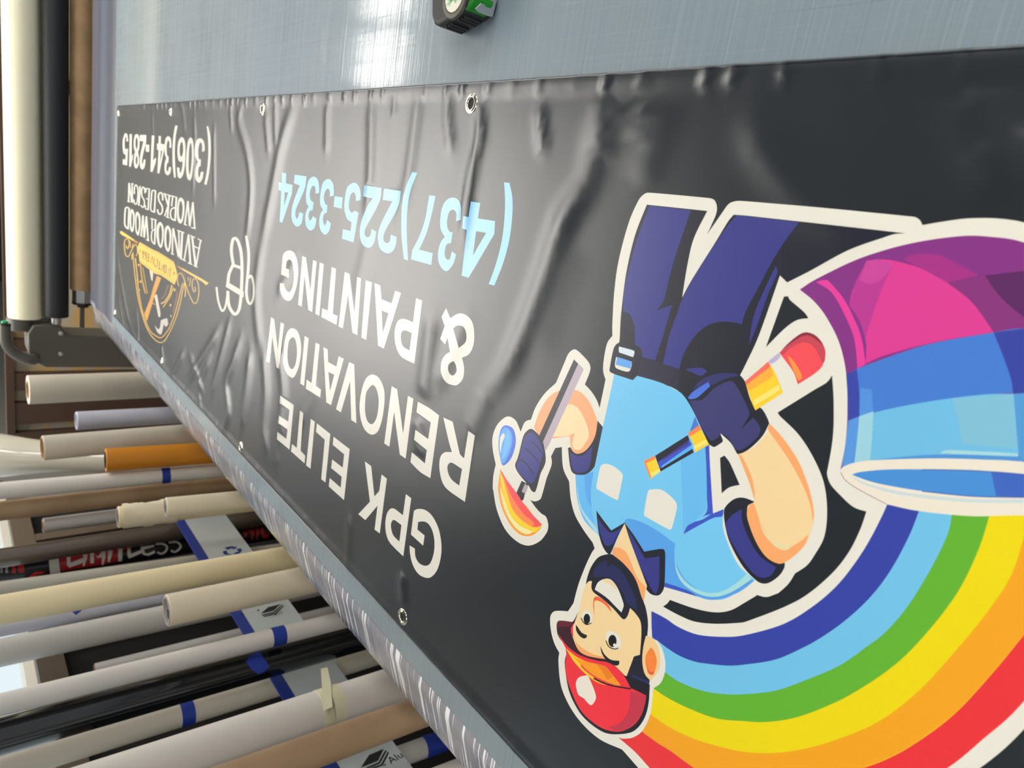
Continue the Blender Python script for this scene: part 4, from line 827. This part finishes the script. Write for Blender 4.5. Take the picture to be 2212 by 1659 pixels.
m_corein = mat('core_inside', (172, 166, 162), 0.7); m_red = mat('red_print', (176, 34, 40), 0.35); m_redb = mat('bright_red_print', (214, 40, 38), 0.35); m_wp = mat('white_print', (225, 218, 212), 0.4)
AX = {}; CORE = {}; m_ink2 = mat('core_ink', (60, 62, 66), 0.5)
def standing(key, name, label, X, a, c, w, top, m, mcore=None, rc=0.039, bands=(), w2=None, zlow=0.02, cat='roll', group='rolls standing beside the table'):
    pa = Vector(onx(a[0], a[1], X)); pb = Vector(onx(c[0], c[1], X)); d = (pa-pb).normalized()      # d points up
    nrm = np.array([-(c[1]-a[1]), c[0]-a[0]], float); nrm /= np.linalg.norm(nrm)
    def rad(p, wd):
        P = Vector(onx(p[0], p[1], X)); r1 = Vector(ray(*(np.array(p)+nrm*wd/2))); r2 = Vector(ray(*(np.array(p)-nrm*wd/2)))
        r1 -= d*r1.dot(d); r2 -= d*r2.dot(d); ang = r1.angle(r2); dist = (P-Vector(CAM)); dist -= d*dist.dot(d)
        return math.sin(ang/2)*dist.length
    r = rad(a, w)
    if w2: r = (r+rad(c, w2))/2
    if top is None: ptop = pa+d*((CAM[2]+0.12-pa.z)/d.z)
    else:
        t = (top-a[0])/(c[0]-a[0]); yy = a[1]+(c[1]-a[1])*t; ptop = Vector(onx(top, yy, X))
    pbot = ptop+d*((zlow-ptop.z)/d.z)
    rc_ = min(rc, r-0.003)
    t = roll(name, label, cat, pbot, ptop, r, rc_, m, mcore or m_core, group)
    AX[key] = (pbot, ptop, r); CORE[key] = rc_
    for k, (x0, x1, mm, nm) in enumerate(bands):
        def at(xp):
            tt = (xp-a[0])/(c[0]-a[0]); return Vector(onx(xp, a[1]+(c[1]-a[1])*tt, X))
        A0, A1 = at(x0), at(x1)
        bm = bmesh.new(); add_lathe(bm, A0, A1-A0, [(0, r+0.0002), (0, r+0.0012), ((A1-A0).length, r+0.0012), ((A1-A0).length, r+0.0002)], 48); obj(nm, bm, mm, t, angle=30)
    return t
BT = 'blue_tape'
standing('T1', 'white_film_roll', 'thick off-white roll nearest the roll holder, with its brown core showing', -1.04, (60, 842), (300, 832), 65, 60, m_beiger, w2=56)
standing('T2', 'blue_white_roll', 'thin bluish white roll with an open end, second from the roll holder', -1.02, (165, 909), (370, 897), 41, 165, m_blueish, m_blueish, rc=0.033, w2=36)
standing('T3', 'beige_white_roll', 'beige white roll standing just in front of the glossy cream bundle', -1.02, (91, 968), (390, 941), 57, 92, m_beiger, w2=45)
standing('T4', 'orange_vinyl_roll', 'bright orange vinyl roll with a loose grey and black end', -0.99, (228, 994), (430, 980), 54, 228, m_orange, mat('dark_core', (46, 42, 42), 0.6), w2=44, rc=0.028)
standing('T5', 'white_taped_roll', 'slim white roll held by a blue tape band, right under the orange roll', -1.06, (0, 1060), (460, 1018), 35, None, m_white2, bands=((348, 366, m_blue, BT),), w2=33, rc=0.02)
standing('T6', 'kraft_tube', 'long brown cardboard tube next to the slim white roll with a blue band', -1.13, (0, 1104), (480, 1048), 46, None, m_tube, w2=33, rc=0.03, cat='tube')
standing('T7', 'grey_white_roll', 'short grey white roll ending before the brown rack rail', -1.20, (93, 1135), (260, 1113), 32, 93, m_greyw, w2=29, rc=0.028)
t8 = standing('T8', 'transfer_tape_roll', 'cream roll with crumpled paper wrapped round its open end', -1.04, (255, 1117), (420, 1098), 48, 255, m_mask, m_corein, w2=42, rc=0.032)
standing('T9', 'pale_transfer_tape_roll', 'pale cream roll with a printed open core, overlapping the paper wrapped roll', -0.96, (358, 1096), (520, 1080), 43, 358, m_mask2, m_corein, w2=40, rc=0.026)
standing('T10', 'brown_film_roll', 'glossy brown tinted film roll above the black and red printed roll', -1.225, (0, 1206), (380, 1147), 43, None, m_brownfilm, w2=37, rc=0.03)
t11 = standing('T11', 'printed_film_roll', 'black and red printed roll with white brush lettering', -1.30, (0, 1238), (410, 1175), 46, None, m_print, w2=42, rc=0.03)
standing('T12', 'clear_film_roll', 'clear greyish film roll between the printed roll and the long cream roll', -1.225, (0, 1276), (400, 1219), 40, None, m_clear, w2=36, rc=0.03)
standing('T13', 'long_cream_roll', 'long pale yellow cream roll crossing in front of the recycling mark', -1.02, (0, 1318), (600, 1209), 66, None, m_mask, w2=52)
standing('T14', 'blue_grey_roll', 'bluish grey roll half hidden under the long pale yellow cream roll', -1.215, (0, 1356), (354, 1289), 40, None, m_blueish, w2=36, rc=0.03)
standing('T15', 'grey_film_roll', 'thick grey white roll with a glossy upper side beside the dark gap', -1.225, (0, 1410), (400, 1325), 64, None, m_greyw, w2=52)
standing('T16', 'short_cream_roll', 'thick short cream roll with its printed core end facing up', -0.96, (361, 1319), (640, 1258), 72, 361, m_mask2, m_corein, w2=60, rc=0.036)
standing('T17', 'thin_grey_roll', 'thin grey roll mostly hidden behind the long white roll by the dark gap', -1.27, (205, 1450), (501, 1376), 34, 205, m_greyw, w2=30, rc=0.028)
standing('T18', 'long_white_roll', 'long off-white roll with a blue tape band right above the glossy black roll', -1.03, (0, 1523), (650, 1362), 45, None, m_white2, bands=((586, 614, m_blue, BT),), w2=43, rc=0.03)
t19 = standing('T19', 'glossy_black_roll', 'thick glossy black vinyl roll with a small square of blue tape', -1.10, (0, 1592), (770, 1378), 90, None, m_black, w2=56)
standing('T20', 'grey_taped_roll', 'grey beige roll with a blue tape band right below the glossy black roll', -1.225, (0, 1665), (720, 1445), 54, None, m_beiger, bands=((389, 417, m_blue, BT),), w2=46, rc=0.03)
t21 = standing('T21', 'large_white_roll', 'large white roll wrapped with pale masking tape', -1.00, (480, 1605), (850, 1481), 100, None, m_white2, bands=((686, 708, m_tape, 'masking_tape'), (706, 732, m_tape, 'masking_tape')), w2=78)
standing('T22', 'kraft_wrapped_roll', 'brown kraft covered tube nearest in front of the stack mark board', -0.94, (700, 1614), (890, 1545), 78, None, m_tube, w2=70, cat='tube')
standing('T23', 'white_stub_roll', 'short white roll with a wide blue tape band, low beside the table edge', -1.225, (870, 1632), (940, 1606), 48, None, m_greyw, bands=((915, 960, m_blue, BT),), w2=46, rc=0.03)
standing('T24', 'near_white_roll', 'white roll at the lower picture edge, nearest to the camera', -0.99, (900, 1706), (1000, 1666), 66, None, m_white2, w2=62)
# glossy cream bundle behind: flares towards the top
t3b = thing('cream_film_bundle', 'loosely wound glossy cream film bundle, widest at its top', 'roll', 'rolls standing beside the table')
Xb = -1.23; pa = Vector(onx(0, 984, Xb)); pb = Vector(onx(220, 992, Xb)); d = (pa-pb).normalized(); top = pa+d*((CAM[2]+0.12-pa.z)/d.z)
prof = [(0, 0.0), (0, 0.098), (0.12, 0.094), (0.22, 0.091), (0.30, 0.086), (0.38, 0.074), (0.50, 0.060), (0.7, 0.055), (1.40, 0.052), (1.40, 0)]
bm = bmesh.new(); add_lathe(bm, top, -d, prof, 48); obj('wound_film', bm, m_glossc, t3b)
AX['T3b'] = (top-d*1.4, top, 0.09)
# crumpled paper round the end of the transfer tape roll
pb_, pt_, r8 = AX['T8']; d8 = (pt_-pb_).normalized(); ex, ey, _ = frame_of(d8); bm = bmesh.new(); rng2 = random.Random(3); rows = []
for i in range(13):
    t = 0.012+0.012*i; row = []
    for k in range(30):
        a = 2*math.pi*k/30; rr = r8+0.0015+0.006*rng2.random()*(0.4+0.6*math.sin(i*0.9+k))**2+0.0025*abs(math.sin(a*2+i*0.5))
        row.append(bm.verts.new(pt_-d8*t+(ex*math.cos(a)+ey*math.sin(a))*rr))
    rows.append(row)
for a, c in zip(rows, rows[1:]):
    for k in range(30): bm.faces.new((a[k], a[(k+1) % 30], c[(k+1) % 30], c[k]))
obj('crumpled_paper', bm, m_mask2, t8, angle=60)
# printing that sits on the round rolls and on the board
def on_cyl(key, x, y, off=0.0006):
    pb, pt, r = AX[key]; d = (pt-pb).normalized(); o = Vector(CAM)-pb; v = Vector(ray(x, y)); r = r+off
    o2 = o-d*o.dot(d); v2 = v-d*v.dot(d); A_ = v2.dot(v2); B_ = 2*o2.dot(v2); C_ = o2.dot(o2)-r*r; disc = B_*B_-4*A_*C_
    t = (-B_-math.sqrt(disc))/(2*A_) if disc > 0 else -B_/(2*A_)
    P = Vector(CAM)+v*t
    if disc <= 0:
        ax = pb+d*(P-pb).dot(d); P = ax+(P-ax).normalized()*r
    return P
def patches(name, polys, fn, m, parent, cell=4.0):
    """flat shapes of print laid on a surface"""
    bm = bmesh.new()
    for P in polys:
        P = [np.array(p, float) for p in P]; q = []
        for a, c in zip(P, P[1:]+P[:1]):
            n = max(1, int(np.linalg.norm(c-a)/cell)); q += [tuple(a+(c-a)*i/n) for i in range(n)]
        xs = [p[0] for p in q]; ys_ = [p[1] for p in q]; pts = [Vector(p) for p in q]; n0 = len(pts)
        gx_ = np.arange(min(xs), max(xs), cell); gy_ = np.arange(min(ys_), max(ys_), cell)
        if len(gx_)*len(gy_) < 4000: pts += [Vector((a+.37, c+.21)) for a in gx_ for c in gy_]
        vv, _, ff, _, _, _ = delaunay_2d_cdt(pts, [(i, (i+1) % n0) for i in range(n0)], [], 0, 1e-3, False)
        bv = {}
        for f in ff:
            mx_ = sum(vv[i][0] for i in f)/3; my_ = sum(vv[i][1] for i in f)/3; wn = 0
            for (x0, y0), (x1, y1) in zip(q, q[1:]+q[:1]):
                sd = (x1-x0)*(my_-y0)-(mx_-x0)*(y1-y0)
                if y0 <= my_ < y1 and sd > 0: wn += 1
                if y1 <= my_ < y0 and sd < 0: wn -= 1
            if wn == 0: continue
            for i in f:
                if i not in bv: bv[i] = bm.verts.new(fn(vv[i][0], vv[i][1]))
            bm.faces.new([bv[i] for i in f])
    return obj(name, bm, m, parent, angle=80)
f11 = lambda x, y: on_cyl('T11', x, y)
f11b = lambda x, y: on_cyl('T11', x, y, 0.0011)
patches('red_print', [outline('@H3 L 680,300 1480,150 1600,140 1400,200 1350,330 1100,375 690,440')], f11, m_red, t11)
patches('white_band', [outline('@H3 L 555,322 668,300 688,470 572,490')], f11b, m_wp, t11)
LT = ['@H3 L 760,285 800,280 802,345 945,290 950,345 790,402 762,372', '@H3 L 945,255 1000,250 985,310 960,385 940,380 950,320', '@H3 L 1025,245 1068,235 1070,350 1028,355',
      '@H3 L 1068,235 1110,275 1160,220 1205,215 1200,290 1175,375 1158,370 1160,285 1110,290', '@H3 L 1225,212 1285,208 1275,250 1245,340 1228,335', '@H3 L 1345,195 1395,185 1390,325 1345,332',
      '@H3 L 1448,185 1485,180 1490,245 1610,195 1612,235 1470,298 1450,270', '@H3 L 1600,165 1755,140 1750,165 1640,195 1650,235 1680,240 1760,205 1765,235 1690,268 1625,255 1605,215']
LT = [outline(s) for s in LT]+[stroke('@H3 1770,135 1850,130 1900,165 1880,220 1830,245 1790,225', 24), stroke('@H3 1920,115 2010,110 2055,150 2035,195 1985,225 1945,205', 24)]
patches('brush_lettering', LT, f11b, m_wp, t11)
RS = [outline('@H3 L %d,%d %d,%d %d,%d %d,%d' % (x, y, x+w, y-3, x+w+2, y+h-3, x+2, y+h)) for x, y, w, h in ((132, 380, 45, 16), (134, 402, 45, 18), (136, 426, 45, 14), (138, 446, 40, 20), (200, 370, 70, 14), (202, 390, 70, 18), (204, 414, 70, 16), (206, 436, 70, 22))]
patches('red_lettering', RS, f11b, m_redb, t11)
patches('red_mark', [outline('@H3 L 330,500 400,450 470,445 520,452 480,470 430,480 380,500 340,530')], f11b, m_redb, t11)
WS = [outline('@H3 L %d,%d %d,%d %d,%d %d,%d' % (x, y, x+w, y-2, x+w, y+h-2, x, y+h)) for x, y, w, h in ((4, 400, 26, 8), (6, 415, 22, 9), (5, 432, 24, 8), (8, 450, 18, 9), (58, 395, 30, 8), (62, 412, 26, 9), (60, 430, 28, 9), (64, 448, 30, 9))]
patches('white_small_lettering', WS, f11b, m_wp, t11)
patches('red_dripping_lettering', [outline('@H4 L 1000,300 1030,285 1120,270 1160,262 1158,340 1135,415 1120,410 1125,310 1075,310 1040,385 1025,340'), outline('@H4 L 1170,262 1225,255 1225,330 1200,410 1188,400 1195,290'), outline('@H4 L 1240,252 1290,246 1300,340 1345,330 1350,380 1280,385 1250,330')], f11b, m_red, t11)
patches('blue_tape_square', [outline('@H5 L -5,20 40,90 98,175 50,225 -10,250 -60,215 -130,130 -90,80')], lambda x, y: on_cyl('T19', x, y), m_blue, t19)
patches('blue_tape_corner', [outline('@D L 612,320 712,300 650,350')], lambda x, y: on_cyl('T14', x, y), m_blue, bpy.data.objects['blue_grey_roll'])
# printing inside the open cores
def in_cyl(key, x, y):
    pb, pt, r = AX[key]; d = (pt-pb).normalized(); o = Vector(CAM)-pb; v = Vector(ray(x, y)); r = CORE[key]-0.0046
    o2 = o-d*o.dot(d); v2 = v-d*v.dot(d); A_ = v2.dot(v2); B_ = 2*o2.dot(v2); C_ = o2.dot(o2)-r*r; disc = max(0.0, B_*B_-4*A_*C_)
    return Vector(CAM)+v*((-B_+math.sqrt(disc))/(2*A_))
for key, nm, dark, reds in (('T16', 'short_cream_roll', '@D L 1426,300 1440,302 1446,385 1432,378', ('@D L 1452,275 1464,280 1462,298 1452,294', '@D L 1450,362 1466,360 1466,390 1452,388')),
                            ('T9', 'pale_transfer_tape_roll', '@C L 1406,752 1416,755 1422,825 1410,820', ('@C L 1408,706 1420,706 1420,722 1408,722', '@C L 1414,832 1428,830 1428,852 1416,852')),
                            ('T8', 'transfer_tape_roll', '@C L 1002,840 1014,842 1018,905 1004,900', ('@C L 1004,822 1018,822 1018,836 1004,836', '@C L 1002,908 1014,908 1012,924 1004,922'))):
    ob = bpy.data.objects[nm]
    patches('core_print', [outline(dark)], lambda x, y: in_cyl(key, x, y), m_ink2, ob, 2.0)
    for r_ in reds: patches('core_print', [outline(r_)], lambda x, y: in_cyl(key, x, y), m_redb, ob, 2.0)
# strip of masking tape that sticks up from the large white roll
X21 = AX['T21'][1].x+AX['T21'][2]+0.003
f21 = lambda x, y: Vector(onx(x, y, X21))
patches('masking_tape_tail', [outline('@H5 L 588,196 652,184 685,330 700,560 612,600 600,380')], f21, m_tape, t21)
# board strip leaning behind the front rolls
XP = -1.16; zt_ = onx(430, 1210, XP)[2]; zb_ = onx(545, 1190, XP)[2]
board = thing('composite_board', 'long grey white board strip with blue upper edge behind the front rolls', 'board')
m_board = mat('board_film', (186, 194, 194), 0.35, coat=0.3); m_bluee = mat('blue_film_edge', (34, 58, 140), 0.4); m_ink = mat('black_ink', (30, 32, 34), 0.5); m_navy = mat('navy_ink', (40, 52, 130), 0.5)
rbox('board_sheet', (XP-0.004, 0.1, zb_), (XP, 2.27, zt_-0.028), m_board, board)
rbox('blue_edge', (XP-0.0045, 0.1, zt_-0.0275), (XP+0.0005, 2.27, zt_), m_bluee, board)
fb = lambda x, y: Vector(onx(x, y, XP+0.0008))
RC = ['@H4 L 765,512 850,488 935,500 905,530 850,520 815,540', '@H4 L 742,560 790,545 815,590 860,598 830,606 760,600', '@H4 L 925,530 985,518 1000,545 970,585 890,598 905,575 955,560']
patches('recycling_mark', [outline(s) for s in RC], fb, m_navy, board)
SM = ['@H4 L 1250,1385 1345,1300 1510,1258 1415,1345', '@H4 L 1262,1402 1420,1362 1530,1262 1540,1268 1430,1375 1270,1412', '@H4 L 1280,1420 1440,1382 1548,1275 1555,1282 1450,1395 1290,1428']
SM2 = ['@H5 L 970,1142 1050,1020 1190,962 1135,1075', '@H5 L 1010,1146 1140,1090 1205,975 1218,982 1155,1100 1050,1146', '@H5 L 1060,1146 1165,1110 1228,990 1240,998 1180,1120 1110,1146']
patches('stack_mark', [outline(s) for s in SM], fb, m_ink, board); patches('stack_mark', [outline(s) for s in SM2], fb, m_ink, board)
for c_ in (circle('H4', 1005, 1392, 18, 12, 12), circle('H4', 1215, 1340, 14, 10, 12)): patches('board_hole', [c_], fb, m_ink, board)
def words(name, s, p, ux, uy, size, m, parent):
    """small lettering from the built-in font, laid on a plane"""
    cu = bpy.data.curves.new(name, 'FONT'); cu.body = s; cu.size = size; ob = bpy.data.objects.new('tmp', cu)
    C.objects.link(ob); bpy.context.view_layer.update(); me = bpy.data.meshes.new_from_object(ob.evaluated_get(bpy.context.evaluated_depsgraph_get())); bpy.data.objects.remove(ob)
    for v in me.vertices: v.co = Vector(p)+Vector(ux)*v.co.x+Vector(uy)*v.co.y
    me.materials.clear(); me.materials.append(m); return link(name, me, parent)
p = fb(831, 1658); q1 = fb(852, 1646); ux = (q1-p).normalized(); nx_ = Vector((1, 0, 0)); uy = nx_.cross(ux).normalized()
words('board_lettering', '- Alu', p, ux, uy, 0.026, m_ink, board)
p = fb(588, 1336); q1 = fb(620, 1318); ux = (q1-p).normalized(); uy = nx_.cross(ux).normalized()
words('board_lettering', '- Alu', p, ux, uy, 0.020, mat('grey_ink', (120, 124, 124), 0.5), board)

# ------------------------------------------------------------------ tape measure lying on its side
tm = thing('tape_measure', 'black and green tape measure lying flat on the cutting mat', 'tape measure')
HT = 0.033
def pl(x, y, h): 
    v = onz(x, y, TT+h); return Vector((v[0], v[1], 0))
B_, C_ = pl(1003, 77, 0), pl(1055, 48, 0)
ax = (C_-B_).normalized(); ay = Vector((-ax.y, ax.x, 0))
if ay.x < 0: ay = -ay
base = B_
# outline in the plane: ax runs along the black grip, ay away from the banner
S = [(0.0, 0.0), (0.042, 0.0), (0.050, 0.002), (0.055, 0.008), (0.057, 0.02), (0.057, 0.048), (0.052, 0.056), (0.042, 0.060), (0.000, 0.060), (-0.009, 0.055), (-0.013, 0.046), (-0.013, 0.014), (-0.009, 0.005)]
def tp_(u, v, z): return base+ax*u+ay*v+Vector((0, 0, z))
m_rub = mat('black_rubber', (40, 40, 40), 0.55); m_grn = mat('green_plastic_case', (22, 138, 30), 0.35); m_gr = mat('grey_rubber', (86, 82, 74), 0.5)
bm = bmesh.new(); add_prism(bm, [tp_(u, v, TT+0.0005) for u, v in S], (0, 0, HT)); obj('rubber_case', bm, m_rub, tm, bevel=0.005)
cc = pl(981, -10, HT+0.002); cxm, cym = (cc-base).dot(ax), (cc-base).dot(ay); print('FACE', cxm, cym)
for u in (0.004, 0.009, 0.014, 0.026, 0.031, 0.036):
    bm = bmesh.new(); q = [tp_(u, -0.0022, TT+0.006), tp_(u+0.003, -0.0022, TT+0.006), tp_(u+0.003, 0.004, TT+0.006), tp_(u, 0.004, TT+0.006)]
    add_prism(bm, q, (0, 0, HT-0.012)); obj('grip_rib', bm, m_rub, tm, bevel=0.0008)
bm = bmesh.new(); add_lathe(bm, tp_(cxm, cym, TT+HT-0.001), (0, 0, 1), [(0, 0.0), (0, 0.0215), (0.0026, 0.0205), (0.0030, 0.0165), (0.0020, 0.0155), (0.0020, 0)], 48); obj('face_ring', bm, m_gr, tm)
m_lab = add_noise_color(mat('round_label', (220, 222, 196), 0.35), (225, 224, 205), (40, 150, 78), 90, (1, 1, 1), 3, 0.48, 0.62)
bm = bmesh.new(); add_lathe(bm, tp_(cxm, cym, TT+HT+0.0014), (0, 0, 1), [(0, 0), (0, 0.0152), (0.0006, 0.0152), (0.0006, 0)], 48); obj('round_label', bm, m_lab, tm)
bm = bmesh.new(); q = [tp_(0.044, 0.0005, 0), tp_(0.052, 0.0018, 0), tp_(0.0585, 0.008, 0), tp_(0.0605, 0.02, 0), tp_(0.0605, 0.046, 0), tp_(0.050, 0.050, 0)]
add_prism(bm, [v+Vector((0, 0, TT+0.007)) for v in q], (0, 0, HT-0.0085)); obj('green_front', bm, m_grn, tm, bevel=0.002)
fd = (tp_(0.0605, 0.02, 0)-tp_(0.052, 0.0018, 0)).normalized(); fn_ = Vector((fd.y, -fd.x, 0)); fn_ = fn_ if fn_.dot(ax) > 0 else -fn_
h0 = tp_(0.052, 0.0018, 0)+fn_*0.0012-fd*0.002
def hp_(a, z): return h0+fd*a+Vector((0, 0, TT+z))
bm = bmesh.new(); add_prism(bm, [hp_(0.001, 0.004), hp_(0, 0.008), hp_(0, 0.022), hp_(0.002, 0.026), hp_(0.007, 0.022), hp_(0.012, 0.022), hp_(0.018, 0.027), hp_(0.018, 0.006), hp_(0.016, 0.004)], tuple(fn_*0.0012)); hk = obj('hook', bm, m_alu, tm, bevel=0.0004)
bm = bmesh.new(); add_prism(bm, [hp_(0.007, 0.009)+fn_*0.0013, hp_(0.007, 0.016)+fn_*0.0013, hp_(0.0095, 0.016)+fn_*0.0013, hp_(0.0095, 0.009)+fn_*0.0013], tuple(fn_*0.0003)); obj('hook_slot', bm, m_grn, hk)

ks = list(AX)
for i, a in enumerate(ks):
    for c in ks[i+1:]:
        worst = 9
        for z in (0.05, 0.4, 0.8, 0.95, 1.2):
            (p0, p1, r0), (q0, q1, s0) = AX[a], AX[c]
            if z > p1.z or z > q1.z: continue
            P = p0+(p1-p0)*((z-p0.z)/(p1.z-p0.z)); Q = q0+(q1-q0)*((z-q0.z)/(q1.z-q0.z)); worst = min(worst, (P-Q).length-r0-s0)
        if worst < 0.001: print('TOUCH', a, c, round(worst, 3))
for a in ks: print('AXIS', a, [round(v, 2) for v in AX[a][0]], [round(v, 2) for v in AX[a][1]], 'd', round(AX[a][2]*2, 3))
